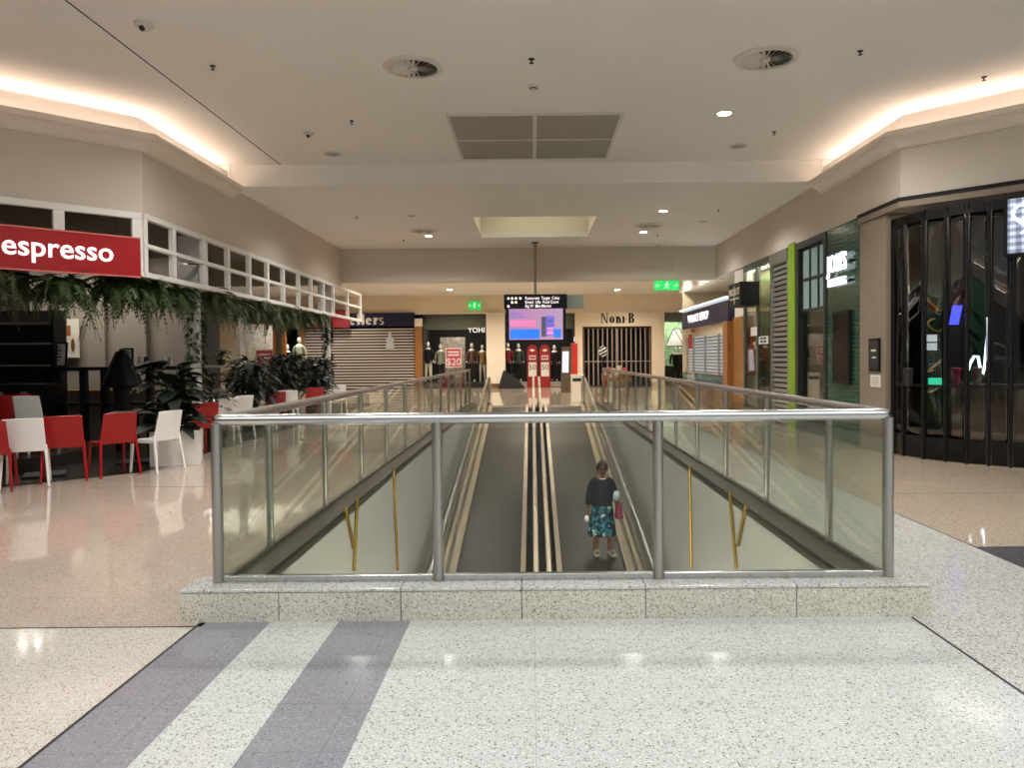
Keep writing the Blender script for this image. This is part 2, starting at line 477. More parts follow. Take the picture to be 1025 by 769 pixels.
M['cloth_navy'] = paint('navy_cloth', (20,25,31), .85, .12, 20); M['cloth_red'] = None
def m_plaid(name, a, b):
    t = NT(name); v = t.coord(); sp = t.new('ShaderNodeSeparateXYZ'); t.link(v, sp.inputs[0])
    s = t.math('LESS_THAN', t.math('FRACT', t.math('MULTIPLY', sp.outputs[2], 7)), .5)
    s2 = t.math('LESS_THAN', t.math('FRACT', t.math('MULTIPLY', sp.outputs[0], 9)), .5)
    t.base(t.mix(t.math('MULTIPLY', t.math('ADD', s, s2), .5), srgb(*a), srgb(*b))); t.set(Roughness=.85); return t.m
M['cloth_red'] = m_plaid('red_check_cloth', (170,40,52), (60,20,28))
M['cloth_green'] = paint('green_cloth', (52,72,62), .85, .1, 20); M['cloth_dark'] = paint('dark_cloth', (20,18,18), .85, .1, 20)
M['cloth_sage'] = paint('sage_cloth', (140,146,124), .85, .1, 20); M['cloth_pat'] = m_plaid('patterned_cloth', (110,70,62), (50,44,48)); M['cloth_ochre'] = paint('ochre_cloth', (150,120,70), .85, .15, 20)
M['cloth_cream'] = paint('cream_cloth', (214,206,192), .85, .06, 20)

M['bar'] = paint('bronze_bar', (176,160,148), .4, .05, metal=.3)
def m_stripes():
    t = NT('black_white_stripes'); v = t.coord(1, 'Object', (0, .5, 0)); sp = t.new('ShaderNodeSeparateXYZ'); t.link(v, sp.inputs[0])
    s = t.math('LESS_THAN', t.math('FRACT', t.math('MULTIPLY', sp.outputs[2], 8)), .5)
    t.base(t.mix(s, srgb(230,230,226), srgb(26,26,30))); t.set(Roughness=.6); return t.m
M['stripes'] = m_stripes()

M['deck'] = paint('walkway_deck', (196,178,156), .3, .05, metal=.35)
M['bar'] = paint('bronze_bar', (150,134,122), .4, .05, metal=.3)
M['green_panel'] = paint('dark_green_panel', (14,46,32), .4, .3, 6)
WORLD, FILL, FAR, CAFE, EXPO, LOWER = 1.9, 235, 240, 42, 0.54, 1700
# ------------------------------------------------------------------ the setting
C0 = 0.11                      # centre line of the walkway pair
VX0, VX1 = -1.68, 1.90         # void
KX0, KX1 = -1.90, 2.12         # kerb outer faces
VY0, VY1 = 4.58, 22.8
ZC, ZL, ZB = 5.05, 4.66, 3.70  # ceiling, lower ceiling, beam underside
LW, RW = -5.47, 5.30
YB1, YB2 = 13.9, 21.9

def slab(mb, x0, x1, y0, y1, z1=0.0, z0=-0.3, mi=0):
    mb.cur = mi; mb.box(x0, x1, y0, y1, z0, z1)
FM = [M['t_white'], M['t_grey'], M['t_cream'], M['t_tan'], M['t_pale'], M['t_tan2'], M['t_dark']]
f = MB()
xs = [(-1.91,-1.51,1),(-1.51,-1.12,0),(-1.12,-.71,1),(-.71,2.15,0)]
for a, b, m in xs: slab(f, a, b, -8, 4.58, mi=m)
slab(f, -13, -1.91, -8, 4.25, mi=2)
slab(f, -13, KX0+.02, 4.25, 22.8, mi=3)
slab(f, 2.15, 3.42, -8, 4.58, mi=4); slab(f, KX1-.02, 3.42, 4.58, 22.8, mi=4)
slab(f, 3.42, 13, 5.86, 22.8, mi=5); slab(f, 3.42, 13, 4.4, 5.86, mi=6); slab(f, 3.42, 13, -8, 4.4, mi=4)
slab(f, -16, 14, 22.8, 44, mi=5)
struct('floor', f, FM)
cf = MB(); cf.prism([(-5.28,10.2),(-5.28,26),(-13,26),(-13,2.48)], -.1, .006)
struct('floor', cf, M['cafe_floor'])
lf = MB(); lf.box(-6, 6, -8, 26, -5.2, -4.95); struct('floor', lf, M['t_tan2'])
j = MB()
j.box(-1.918,-1.902,-8,4.3,-.01,.0012); j.box(2.142,2.158,-8,4.3,-.01,.0012)
j.box(-13,-1.92,4.243,4.257,-.01,.0012); j.box(3.412,3.428,-8,22.8,-.01,.0012)
j.box(3.43,13,8.13,8.145,-.01,.001); j.box(3.43,13,5.855,5.865,-.01,.001)
j.box(KX1,3.41,10.3,10.312,-.01,.001); j.box(-5.3,KX0-.03,9.0,9.012,-.01,.001)
for yy in (12.5, 15.5, 18.5): j.box(3.43,13,yy,yy+.012,-.01,.001)
struct('trim_1', j, M['joint'])

# raised terrazzo step under the front of the railing, in blocks
p = MB(); bx = [-2.03,-1.465,-.766,-.074,.636,1.50,2.27]
for a, b in zip(bx, bx[1:]):
    p.box(a+.0015, b-.0015, 4.315, 4.57, -.02, .168)
struct('trim_2', p, M['t_plinth'], bevel=.006)
p = MB()
for a, b in zip(bx, bx[1:]): p.box(a+.0015, b-.0015, 4.309, 4.573, .17, .19)
struct('trim_3', p, M['t_pale'], bevel=.004)
# steel-capped kerbs along the sides
k = MB()
k.box(KX0, VX0+.01, 4.573, VY1, .135, .165); k.box(VX1-.01, KX1, 4.573, VY1, .135, .165); k.box(KX0, KX0+.02, 4.573, VY1, -.05, .135); k.box(KX1-.02, KX1, 4.573, VY1, -.05, .135)
k.box(VX0, VX1, 4.573, 4.64, -.05, .165)
struct('trim_4', k, M['kerb_steel'], bevel=.006)
# void walls
w = MB()
for x0, x1 in ((VX0-.15, VX0), (VX1, VX1+.15)):
    y = -5.02
    while y < 22.7:
        w.box(x0, x1, y+.004, min(y+2.4, 22.8)-.004, -5, (.134 if y > 4.5 else -.31)); y += 2.4
struct('wall_void', w, M['void_wall'], bevel=.004)
w = MB(); w.box(VX0-.15, VX1+.15, 22.8, 22.95, -5, -.3); struct('wall_void_end', w, M['void_wall'])
# steel edge under the kerbs
e = MB(); e.box(VX0, VX0+.012, 4.64, 22.8, .09, .134); e.box(VX1-.012, VX1, 4.64, 22.8, .09, .134)
struct('trim_5', e, M['steel_dark'])

# ---- ceilings
c = MB(); c.box(-14, 14, 2.6, YB1+.12, ZC, ZC+.2); struct('ceiling', c, M['ceiling'])
c = MB(); CXa, CXb, CYa, CYb = -1.3, 1.47, 17.1, 20.0
c.box(-6.4, CXa, YB1, YB2, ZL, ZL+.12); c.box(CXb, 6.4, YB1, YB2, ZL, ZL+.12)
c.box(CXa, CXb, YB1, CYa, ZL, ZL+.12); c.box(CXa, CXb, CYb, YB2, ZL, ZL+.12)
c.box(-14, 14, YB1, YB1+.12, ZL+.12, ZC)
struct('ceiling', c, M['ceiling'])
c = MB(); c.box(CXa-.02, CXb+.02, CYb, CYb+.02, ZL+.121, ZL+.9); c.box(CXa-.02, CXb+.02, CYa-.02, CYa, ZL+.121, ZL+.9)
c.box(CXa-.04, CXa-.02, CYa, CYb, ZL+.121, ZL+.9); c.box(CXb+.02, CXb+.04, CYa, CYb, ZL+.121, ZL+.9); c.box(CXa, CXb, CYa, CYb, ZL+.9, ZL+.92)
struct('ceiling', c, paint('coffer_paint', (222,216,192), .8, .03))
c = MB(); c.box(-5.75, RW+.25, YB2, YB2+.4, ZB, ZL+.12); struct('ceiling', c, M['wall'])
c = MB(); c.box(-16, 14, YB2+.4, 44, 4.62, 4.8); struct('ceiling', c, M['ceiling'])
# expansion joint in the ceiling
e = MB(); e.box(-4.56, -4.54, -6, YB1, ZC-.002, ZC+.01); struct('trim_6', e, M['vent_dark'])

# ---- bulkhead walls with cove cornice
def bulk(side, sg, path, zb, yend):
    b = MB(); b.sweep([(0,zb),(0,4.52),(-sg*.25,4.52),(-sg*.25,zb)][::sg], path)
    y0 = path[-1][1]; X = path[-1][0]
    xa, xb = sorted((X, X + sg*.25))
    b.box(xa, xb, y0, yend, zb, ZL)
    struct('wall_'+side, b, M['wall'])
    g = MB(); g.sweep([(-sg*.0,4.44),(sg*.05,4.44),(sg*.05,4.47),(sg*.10,4.5),(sg*.16,4.54),(sg*.21,4.555),(sg*.21,4.575),(sg*.25,4.58),(sg*.25,4.66),
                        (sg*.21,4.66),(sg*.21,4.60),(-sg*.98,4.60),(-sg*.98,4.53),(0,4.53)], path)
    struct('trim_7' if sg < 0 else 'trim_8', g, M['cornice'])
    r = MB(); r.sweep([(-sg*.04,4.59),(-sg*.04,4.93),(-sg*.06,4.93),(-sg*.06,4.59)], path)
    r.sweep([(-sg*.42,4.53),(-sg*.42,ZC+.02),(-sg*.5,ZC+.02),(-sg*.5,4.53)], path)
    xa, xb = sorted((X, X + sg*.95)); r.box(xa, xb, YB1-.02, YB1+.1, ZL, ZC)
    struct('wall_%s_cove' % side, r, M['ceiling'])
    ins = [(X - sg*.0, y0-.35)] ; 
    led = MB()
    led.sweep([(-sg*.12,4.90),(-sg*.16,4.90),(-sg*.16,4.924),(-sg*.12,4.924)], [path[0], path[1], (X, y0-.15)])
    led2 = MB(); led2.sweep([(sg*.12,4.602),(sg*.09,4.602),(sg*.09,4.62),(sg*.12,4.62)], [path[0], path[1], (X, y0-.15)])
    led2.build('cove_light', M['led_soft'], label='soft lower strip light on the cornice ledge above the %s' % ('white lattice and red sign' if sg < 0 else 'folding shutter'), cat='strip light', group='lower cove strip lights')
    return led
LP = [(-9.9,6.32),(LW,10.75),(LW,YB1)]
RP = [(9.7,6.55),(RW,10.95),(RW,YB1)]
led = bulk('left', -1, LP, 3.575, YB2)
led.build('cove_light', M['led'], label='warm strip light hidden in the ceiling cove above the red cafe sign', cat='strip light', group='cove strip lights')
led = bulk('right', 1, RP, 3.73, 27.5)
led.build('cove_light', M['led'], label='warm strip light hidden in the ceiling cove above the black folding shutter', cat='strip light', group='cove strip lights')

# ---- the corner behind the viewer on the cafe side, seen only in reflections
rw_ = MB(); rp_ = [(-5.2,-7.5),(-13.5,.8)]
rw_.sweep([(0,3.6),(0,4.6),(.25,4.6),(.25,3.6)], rp_); rw_.sweep([(-.2,4.5),(-.2,4.66),(.8,4.66),(.8,4.5)], rp_); rw_.sweep([(.6,4.66),(.6,5.05),(.7,5.05),(.7,4.66)], rp_)
struct('wall_rear', rw_, M['wall'])
rw_ = MB(); rw_.sweep([(.1,0),(.1,3.6),(.3,3.6),(.3,0)], rp_); struct('wall_rear_shop', rw_, M['dark_room'])
rw_ = MB(); rw_.sweep([(.05,4.67),(.05,4.71),(.1,4.71),(.1,4.67)], rp_); struct('added_rear_led', rw_, M['led'])  # unseen glowing strip added for the shutter panels to reflect
rw_ = MB(); rw_.prism([(-5.2,-7.5),(-13.5,.8),(-13.5,1.9),(-9.5,1.9),(-4.4,-3.2),(-4.4,-7.5)], 5.05, 5.15); struct('ceiling', rw_, M['ceiling'])

# ---- far wall
YF = 38.0
w = MB(); w.box(-16, 14, YF, YF+.3, 3.75, 4.62); struct('wall_far', w, M['fascia'])
w = MB(); w.box(-16, 14, YF-.06, YF, 3.70, 3.78); struct('trim_9', w, M['cornice'])
w = MB(); w.box(-2.28, -1.36, YF-.25, YF+.5, 0, 3.75)
struct('wall_far_pillar', w, M['pillar'], bevel=.01)
w = MB(); w.box(2.15, 2.52, YF-.02, YF+.4, 0, 3.75); w.box(5.98, 6.62, YF-.02, YF+.4, 0, 3.75); w.box(2.52,5.98,YF-.02,YF+.4,3.02,3.75)
struct('wall_far_shop', w, M['fascia'], bevel=.008)
w = MB(); w.box(-2.3,-1.34,YF-.27,YF-.25,0,.22); w.box(-5.8,-2.28,YF+.02,YF+.04,0,.0); 
struct('baseboard_far', w, M['wood_dark'])
w = MB(); w.box(8.0, 14, YF, YF+.4, 0, 3.75); w.box(-16, -14.2, YF, YF+.4, 0, 3.75)
struct('wall_far_side', w, M['fascia'])
# recesses of the far shops
def room(n, x0, x1, z1, mat, dy=3.0, y=YF+.3, floor=None):
    r = MB(); r.box(x0, x1, y+dy, y+dy+.1, 0, z1); r.box(x0-.1, x0, y, y+dy, 0, z1); r.box(x1, x1+.1, y, y+dy, 0, z1); r.box(x0-.1, x1+.1, y, y+dy+.1, z1, z1+.1)
    struct(n, r, mat)
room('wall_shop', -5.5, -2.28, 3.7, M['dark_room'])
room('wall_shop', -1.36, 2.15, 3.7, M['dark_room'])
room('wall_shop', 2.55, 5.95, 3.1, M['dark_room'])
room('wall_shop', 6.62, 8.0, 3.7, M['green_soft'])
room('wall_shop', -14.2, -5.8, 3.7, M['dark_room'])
w = MB(); w.box(-5.5, -2.28, YF+.5, YF+.7, 2.95, 3.75); w.box(-1.36, 2.15, YF+.5, YF+.7, 2.95, 3.75); w.box(6.62,8.0,YF+.2,YF+.4,3.3,3.75)
struct('wall_shop_header', w, M['green_soft'])
w = MB(); w.box(-14,-9.0,YF-.55,YF-.4,3.06,3.95)
struct('wall_far_band', w, paint('band_red', (120,16,26), .6))

# ---- shop walls on the right
w = MB(); w.box(RW, RW+.4, 11.4, 12.3, 0, 3.6)
struct('wall_right_pillar', w, M['stone'], bevel=.012)
w = MB(); w.sweep([(.03,3.6),(.03,3.69),(-.45,3.69),(-.45,3.6)], [(9.7,6.55),(RW,10.95),(RW,12.3)])
struct('trim_10', w, M['stone'])
w = MB(); w.sweep([(.04,3.691),(.04,3.745),(0,3.745),(0,3.691)], [(9.7,6.55),(RW,10.95),(RW,12.3)])
struct('trim_11', w, M['black'])
w = MB(); w.box(RW+.02, RW+.3, 12.3, 13.75, 0, 3.73); struct('wall_right_tiles', w, M['green_tile'])
w = MB(); w.box(RW+.0, RW+.2, 13.72, 13.84, 0, 3.73); w.box(RW+.0, RW+.2, 15.15, 15.26, 0, 3.73); w.box(RW+.02, RW+.2, 13.84, 15.15, 0, .35); w.box(RW,RW+.2,13.84,15.15,3.6,3.73)
struct('trim_12', w, M['charcoal'])
w = MB(); w.box(RW-.02, RW+.3, 15.28, 15.68, 0, 3.78); struct('trim_13', w, M['lime'], bevel=.008)
w = MB(); w.box(RW+.05, RW+.25, 19.1, 20.05, 2.5, 3.73); struct('wall_right_infill', w, M['wall']); w = MB(); w.box(RW-.0, RW+.25, 19.1, 20.05, 0, 2.5); struct('trim_14', w, M['wood'], bevel=.006)
# interiors on the right: shallow rooms behind the shopfronts
w = MB(); w.box(RW+2.6, RW+2.7, 12.3, 27, 0, 3.7); w.box(RW+.3, RW+2.6, 15.3, 15.4, 0, 3.7); w.box(RW+.25, RW+2.6, 19.5, 19.6, 0, 3.7); w.box(RW+.3, RW+2.6, 13.7, 13.8, 0, 3.7)
w.box(RW+.25, RW+2.7, 12.4, 27, 3.73, 3.83); w.box(RW, RW+2.7, 26.6, 26.8, 0, 3.73)
struct('wall_right_rooms', w, M['cream_room'])
# dark store behind the folding shutter
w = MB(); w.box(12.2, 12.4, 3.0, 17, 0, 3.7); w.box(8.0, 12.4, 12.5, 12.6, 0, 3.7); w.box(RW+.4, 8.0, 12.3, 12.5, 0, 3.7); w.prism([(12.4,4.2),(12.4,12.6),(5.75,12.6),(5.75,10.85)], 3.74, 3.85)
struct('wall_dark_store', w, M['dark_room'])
# cafe shell
w = MB(); w.box(-9.7,-6.75,14.8,14.95,0,3.5); struct('wall_cafe', w, M['grey_panel'])
w = MB(); 
for x in (-9.6,-8.35,-7.55,-6.8): w.box(x-.09,x+.09,14.68,14.8,0,3.5)
struct('wall_cafe_pillars', w, M['grey_panel'])
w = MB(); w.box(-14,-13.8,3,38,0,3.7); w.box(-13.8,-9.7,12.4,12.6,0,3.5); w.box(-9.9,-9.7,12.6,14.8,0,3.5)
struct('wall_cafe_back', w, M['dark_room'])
w = MB(); w.prism([(-5.8,10.75),(-5.8,21.9),(-13.8,21.9),(-13.8,2.75)], 3.62, 3.7); struct('ceiling', w, M['cafe_ceiling'])
w = MB(); w.prism([(-6.78,10.55),(-6.78,12.3),(-13,12.3),(-13,4.3)], 0, .18); struct('floor', w, M['cafe_floor'])
w = MB(); w.prism([(-5.72,10.7),(-5.72,21.9),(-5.8,21.9),(-5.8,10.72),(-10,6.55),(-9.95,6.5)], 3.58, 4.5); struct('wall_cafe_header', w, M['cafe_ceiling'])
# ------------------------------------------------------------------ glass guard railing round the void
g = thing('guard_railing', 'stainless steel and glass guard railing around the moving walkway opening', 'railing', (C0, 4.5, 0))
def L(x, y, z=0): return (x - C0, y - 4.5, z)
RX0, RX1 = -1.865, 2.09
ZT = 1.148; YN, YE = 4.46, 22.55
def rounded(a, b, c, r=.05, n=5):
    a, b, c = map(Vector, (a, b, c)); d0 = (a-b).normalized(); d1 = (c-b).normalized()
    return [(b + d0*r)*(1-t)**2 + b*(2*t*(1-t)) + (b + d1*r)*t*t for t in [i/n for i in range(n+1)]]
A, B, Cc, D = L(RX0,YE,ZT), L(RX0,YN,ZT), L(RX1,YN,ZT), L(RX1,YE,ZT)
path = [A] + rounded(A,B,Cc) + rounded(B,Cc,D) + [D]
MB().tube(path, .033, 16).build('handrail', M['steel_bright'], g, smooth=True)
def post(x, y, zb, r=.026):
    m = MB(); m.tube([L(x,y,zb), L(x,y,ZT-.02)], r, 16); m.build('post', M['steel'], g, smooth=True)
FX = [RX0, -.565, .734, RX1]
for x in FX: post(x, YN, .19, .031)
SY = [5.35+1.43*k for k in range(12)] + [YE-.05]
for x in (RX0, RX1):
    for y in SY: post(x, y, .165, .024)
for a, b in zip(FX, FX[1:]):
    MB().box(a+.034-C0, b-.034-C0, YN-4.506, YN-4.494, .225, 1.09).build('glass_panel', M['glass'], g)
for x in (RX0, RX1):
    yy = [YN+.03] + SY
    for a, b in zip(yy, yy[1:]):
        MB().box(x-.006-C0, x+.006-C0, a+.026-4.5, b-.026-4.5, .19, 1.10).build('glass_panel', M['glass'], g)
for a, b in zip(FX, FX[1:]):
    MB().box(a+.03-C0, b-.03-C0, YN-4.512, YN-4.47, .19, .226).build('base_channel', M['steel_bright'], g, bevel=.003)
for x in (RX0, RX1):
    MB().box(x-.018-C0, x+.018-C0, .0, YE-4.5, .165, .192).build('base_channel', M['steel_dark'], g)

# ------------------------------------------------------------------ moving walkways
SL = .165
def zb(y): return -SL*(VY1-y) if y < VY1-.4 else -SL*.4*((VY1-y)/.4)**1.5 if y < VY1 else 0
def walkway(sg, label):
    cx = C0 + sg*.82
    t = thing('moving_walkway', label, 'travelator', (cx, VY1, 0), 0, 'pair of sloping moving walkways')
    ys = [-4.5, 4, 10, 16, 20, 21.5, 22.4, 22.55, 22.7, 22.8, 23.3]
    def strip(name, mat, x0, x1, h0, h1, ya=-4.5, yb=23.3, bevel=0):
        m = MB(); P = [y for y in ys if ya < y < yb]; P = [ya]+P+[yb]
        for a, b in zip(P, P[1:]):
            za, zb_ = zb(a), zb(b)
            m.hexa([(x0,a-VY1,za+h0),(x1,a-VY1,za+h0),(x1,b-VY1,zb_+h0),(x0,b-VY1,zb_+h0)],
                   [(x0,a-VY1,za+h1),(x1,a-VY1,za+h1),(x1,b-VY1,zb_+h1),(x0,b-VY1,zb_+h1)])
        return m.build(name, mat, t, bevel=bevel)
    strip('belt', M['belt'], -.495, .495, -.3, 0, yb=22.75)
    MB().box(-.52, .52, -.04, .9, -.05, .012).build('comb_plate', M['steel_dark'], t)
    i = -sg; o = sg      # side towards the middle / towards the wall
    def X(s, a, b): return tuple(sorted((s*a, s*b)))
    x = X(i, .50, .58); strip('skirt_deck', M['deck'], x[0], x[1], -.3, .07)
    x = X(o, .50, .60); strip('skirt_deck', M['deck'], x[0], x[1], -.3, .07)
    x = X(o, .66, .72); strip('outer_deck', M['deck'], x[0], x[1], -.4, .12)
    x = X(o, .60, .66); strip('outer_deck', M['steel_dark'], x[0], x[1], -.35, .04)
    x = X(o, .80, .965); strip('cladding', M['steel_dark'], x[0], x[1], -.5, .02)
    for s, off in ((i, .735), (o, .64)):
        x = X(s, off-.012, off+.012)
        if s == i: strip('balustrade_panel', M['steel_dark'], x[0], x[1], -.1, .84)
        else: strip('balustrade_panel', M['glass'], x[0], x[1], .0, .84)
        hp = [(s*off, y-VY1, zb(y)+.88) for y in (-4.5, 4, 10, 16, 20, 21.5, 22.4, 22.8, 23.3)]
        hp += [(s*off, .5+.45+.0+.36*math.sin(w), .46+.42*math.cos(w)) for w in [PI*k/8 for k in range(0, 9)]]
        MB().tube(hp, .036, 10, squash=.8).build('handrail', M['deck'] if s == i else M['steel_bright'], t, smooth=True)
        MB().box(s*off-.012, s*off+.012, .5, 1.12, .0, .84).build('balustrade_end', M['steel'], t)
        MB().box(s*off-.05, s*off+.05, .5, 1.25, .0, .14).build('newel_base', M['steel'], t, bevel=.02)
    return t
walkway(-1, 'sloping moving walkway without anyone on it, dark ribbed belt between steel decks')
walkway(1, 'sloping moving walkway carrying the woman in the floral skirt')
# brass coloured stays hanging against the void walls
def stay(px0, py0, px1, py1, X, label):
    a = on_x(px0, py0, X); b = on_x(px1, py1, X)
    m = MB(); m.tube([a, b], .017, 8); m.ball(a, .022, seg=8, rings=6); m.ball(b, .02, seg=8, rings=6)
    m.build('brass_rod', paint('brass', (150,122,52), .35, .1, metal=.8), label=label, cat='rod')
XL, XR = VX0+.014, VX1-.014
stay(357.5, 500, 354.5, 570, XL, 'upright brass rod on the pale void wall, nearer the cafe corner')
stay(346, 510, 354, 548, XL, 'slanted brass rod on the pale void wall beside the upright one')
stay(394, 470, 398, 570, XL, 'farther brass rod on the pale void wall below the cafe-side railing')
stay(730.5, 494, 737, 568, XR, 'upright brass rod on the void wall nearest the black shutter side')
stay(746, 508, 739, 545, XR, 'slanted brass rod on the void wall on the black shutter side')
stay(690.5, 468, 692, 568, XR, 'farther brass rod on the void wall on the black shutter side')

# ------------------------------------------------------------------ woman riding up
def finger(mb, base, d, up, ln, r, curl):
    d = Vector(d).normalized(); up = Vector(up).normalized(); p = Vector(base); P = [p]
    for k, q in enumerate((.42,.32,.26)):
        a = curl*(k+.6); dd = (d*math.cos(a) + up*math.sin(a)); p = p + dd*(ln*q); P.append(p)
    mb.tube(P, [r, r*.95, r*.85, r*.6], 8)
def hand(mb, w, d, palm, side, curl=.45, k=1.0):
    # wrist, finger direction, palm normal (towards which fingers curl), thumb side
    w = Vector(w); d = Vector(d).normalized(); palm = Vector(palm).normalized(); side = Vector(side).normalized()
    c = w + d*.045*k
    mb.obox(c, d*.045*k, side*.036*k, palm*.011*k)
    mb.ball(w + d*.01, .024*k, .024*k, .024*k, 10, 8)
    for q, (o, ln, r) in enumerate(((.028,.070,.0088),(.0095,.078,.0092),(-.0095,.073,.0088),(-.028,.058,.0078))):
        finger(mb, w + d*.085*k + side*o*k, d + side*o*2.5, palm, ln*k, r*k, curl)
    finger(mb, w + d*.03*k + side*.034*k, d*.7 + side*.75, palm, .062*k, .0105*k, curl*.5)
P0 = at(603, 558, 12.36); py = 12.36; px_ = P0.x; pz = zb(py)
wom = thing('person', 'woman in a dark top and teal floral skirt standing on the moving walkway', 'person', (px_, py, pz), math.radians(4))
b = MB()
V = [(0,0,.80),(0,-.005,.98),(0,-.01,1.14),(0,-.005,1.235),(0,-.02,1.30),
     (-.15,0,1.20),(-.205,-.01,.98),(-.235,-.05,.77),
     (.15,0,1.20),(.20,-.02,.97),(.19,-.19,.93),
     (-.085,0,.74),(-.09,-.02,.41),(-.10,.01,.085),(-.105,-.12,.035),
     (.085,0,.74),(.10,-.03,.41),(.125,-.02,.085),(.15,-.145,.035)]
E = [(0,1),(1,2),(2,3),(3,4),(3,5),(5,6),(6,7),(3,8),(8,9),(9,10),(0,11),(11,12),(12,13),(13,14),(0,15),(15,16),(16,17),(17,18)]
R = [(.15,.12),(.135,.11),(.145,.105),(.075,.06),.048,.055,.042,.03,.055,.043,.03,.088,.056,.036,.033,.088,.056,.036,.033]
mesh_into(b, skin(V, E, R, 2))
HC = Vector((.005, -.035, 1.405))
b.ball(HC, .073, .092, .112, 20, 14)
b.ball(HC + Vector((0,-.028,-.07)), .05, .055, .045, 14, 10)     # jaw and chin
b.ball(HC + Vector((0,-.095,-.018)), .013, .02, .022, 10, 8)     # nose
b.ball(HC + Vector((0,-.085,-.062)), .022, .012, .008, 10, 8)    # lips
for s in (-1, 1):
    b.ball(HC + Vector((s*.075,.005,-.012)), .01, .02, .03, 10, 8)
    b.ball(HC + Vector((s*.033,-.08,.008)), .016, .01, .009, 10, 8)
hand(b, (-.235,-.05,.77), (-.05,-.15,-1), (.6,-.5,0), (.25,-.9,.1), .5)
hand(b, (.19,-.19,.93), (.0,-1,.05), (-.1,0,-1), (-1,-.1,.15), .9)
body = add_mesh('body', fuse(b, .0065, 3), M['skin'], wom)
# hair, glasses
h = MB()
def hair(u, v):
    a = 2*PI*u; t = v*1.75 if math.sin(a) > -.45 else v*1.12
    r = 1.13 + .03*math.sin(9*a)*math.sin(5*t)
    return HC + Vector((math.cos(a)*math.sin(t)*.073*r, math.sin(a)*math.sin(t)*.092*r + .006, math.cos(t)*.112*r + .004))
h.sheet(hair, 32, 12, .012); h.build('hair', M['hair'], wom, smooth='all')
gl = MB()
for s in (-1, 1):
    gl.ball(HC + Vector((s*.034,-.095,.012)), .026, .006, .019, 14, 8)
    gl.tube([HC+Vector((s*.058,-.088,.016)), HC+Vector((s*.079,-.01,.012))], .003, 6)
gl.tube([HC+Vector((-.01,-.1,.016)), HC+Vector((.01,-.1,.016))], .003, 6)
gl.build('sunglasses', M['black_gloss'], wom, smooth=True, label='dark sunglasses')
# loose top with long sleeves
c = MB()
Vt = [(0,.0,.575),(0,-.005,.98),(0,-.01,1.12),(0,-.008,1.225),(-.155,0,1.19),(-.21,-.01,.98),(-.235,-.048,.80),(.155,0,1.185),(.205,-.02,.97),(.192,-.12,.945)]
Et = [(0,1),(1,2),(2,3),(3,4),(4,5),(5,6),(3,7),(7,8),(8,9)]
Rt = [(.205,.17),(.18,.14),(.165,.125),(.085,.075),.075,.062,.055,.075,.062,.055]
mesh_into(c, skin(Vt, Et, Rt, 2))
add_mesh('top', fuse(c, .011, 2), M['cloth_navy'], wom)
n = MB()
n.tube([Vector((.082*math.cos(w), -.012-.062*math.sin(w) if False else -.01+.075*math.sin(w), 1.262+.02*math.sin(w))) for w in [2*PI*k/20 for k in range(21)]], .009, 8, cap=False)
n.build('necklace', M['cloth_cream'], wom, smooth='all', label='pale necklace')
s = MB()
def skirt(u, v):
    a = 2*PI*u; t = v; k = .155 + .055*t + .008*math.sin(a*9)*t
    return Vector((math.cos(a)*k*1.08, math.sin(a)*k*.92 - .005, .80 - .48*t))
s.sheet(skirt, 44, 10, .008); s.build('skirt', M['floral'], wom, smooth='all', label='teal floral skirt')
for x, y, a in ((-.105,-.06,-.05), (.142,-.085,.18)):
    q = MB()
    q.obox((x, y, .012), (.041*math.cos(a), .041*math.sin(a), 0), (-.13*math.sin(a), .13*math.cos(a)*1.0, 0), (0,0,.012))
    for dy in (-.07, -.01): q.tube([(x-.05, y+dy, .02), (x-.035, y+dy, .07), (x, y+dy, .082), (x+.035, y+dy, .07), (x+.05, y+dy, .02)], .011, 8)
    q.build('sandal', M['cloth_sage'], wom, bevel=.006, label='pale strapped sandal')
wom_m = Matrix.Translation((px_, py, pz)) @ Matrix.Rotation(math.radians(4), 4, 'Z')
def W(x, y, z): return wom_m @ Vector((x, y, z))
# bag hanging from the bent arm, and the white things she holds
bg = thing('handbag', 'maroon handbag hanging from the bent arm of the woman', 'bag', W(.25,-.14,.60))
m = MB()
def bagf(u, v):
    a = 2*PI*u; k = (1 if .06 < v < .94 else .15); t = v
    e = .55
    cx_ = math.copysign(abs(math.cos(a))**e, math.cos(a)); sy = math.copysign(abs(math.sin(a))**e, math.sin(a))
    return Vector((cx_*.06*k*(1.15-.35*t), sy*.12*k*(1.1-.25*t), t*.26))
m.sheet(bagf, 28, 12); m.build('body', M['maroon'], bg, smooth='all')
m = MB(); m.tube([(0,.06*math.cos(w)*1.1,.25+.11*math.sin(w)) for w in [PI*k/12 for k in range(13)]], .007, 8); m.build('handle', M['maroon'], bg, smooth='all')
m = MB()
random.seed(3)
def crum(cx, cy, cz, r):
    def f(u, v):
        a = 2*PI*u; t = PI*(.02+.96*v); k = 1 + .28*math.sin(5*a+7*t) + .2*math.sin(9*t+3*a)
        return Vector((cx + r*k*math.sin(t)*math.cos(a)*.8, cy + r*k*math.sin(t)*math.sin(a)*.8, cz + r*k*math.cos(t)*1.1))
    return f
q = W(-.27,-.1,.60)
m.sheet(crum(q.x, q.y, q.z, .042), 18, 10); m.build('plastic_bag', M['white'], smooth='all', label='crumpled white bag held low in the hand of the woman', cat='bag')
m = MB(); q = W(.185,-.29,1.0)
m.sheet(crum(q.x, q.y, q.z, .06), 18, 10); m.build('parcel', paint('pale_blue_wrap', (190,214,216), .5, .1, 30), smooth='all', label='small pale blue parcel held up at the chest of the woman', cat='parcel')
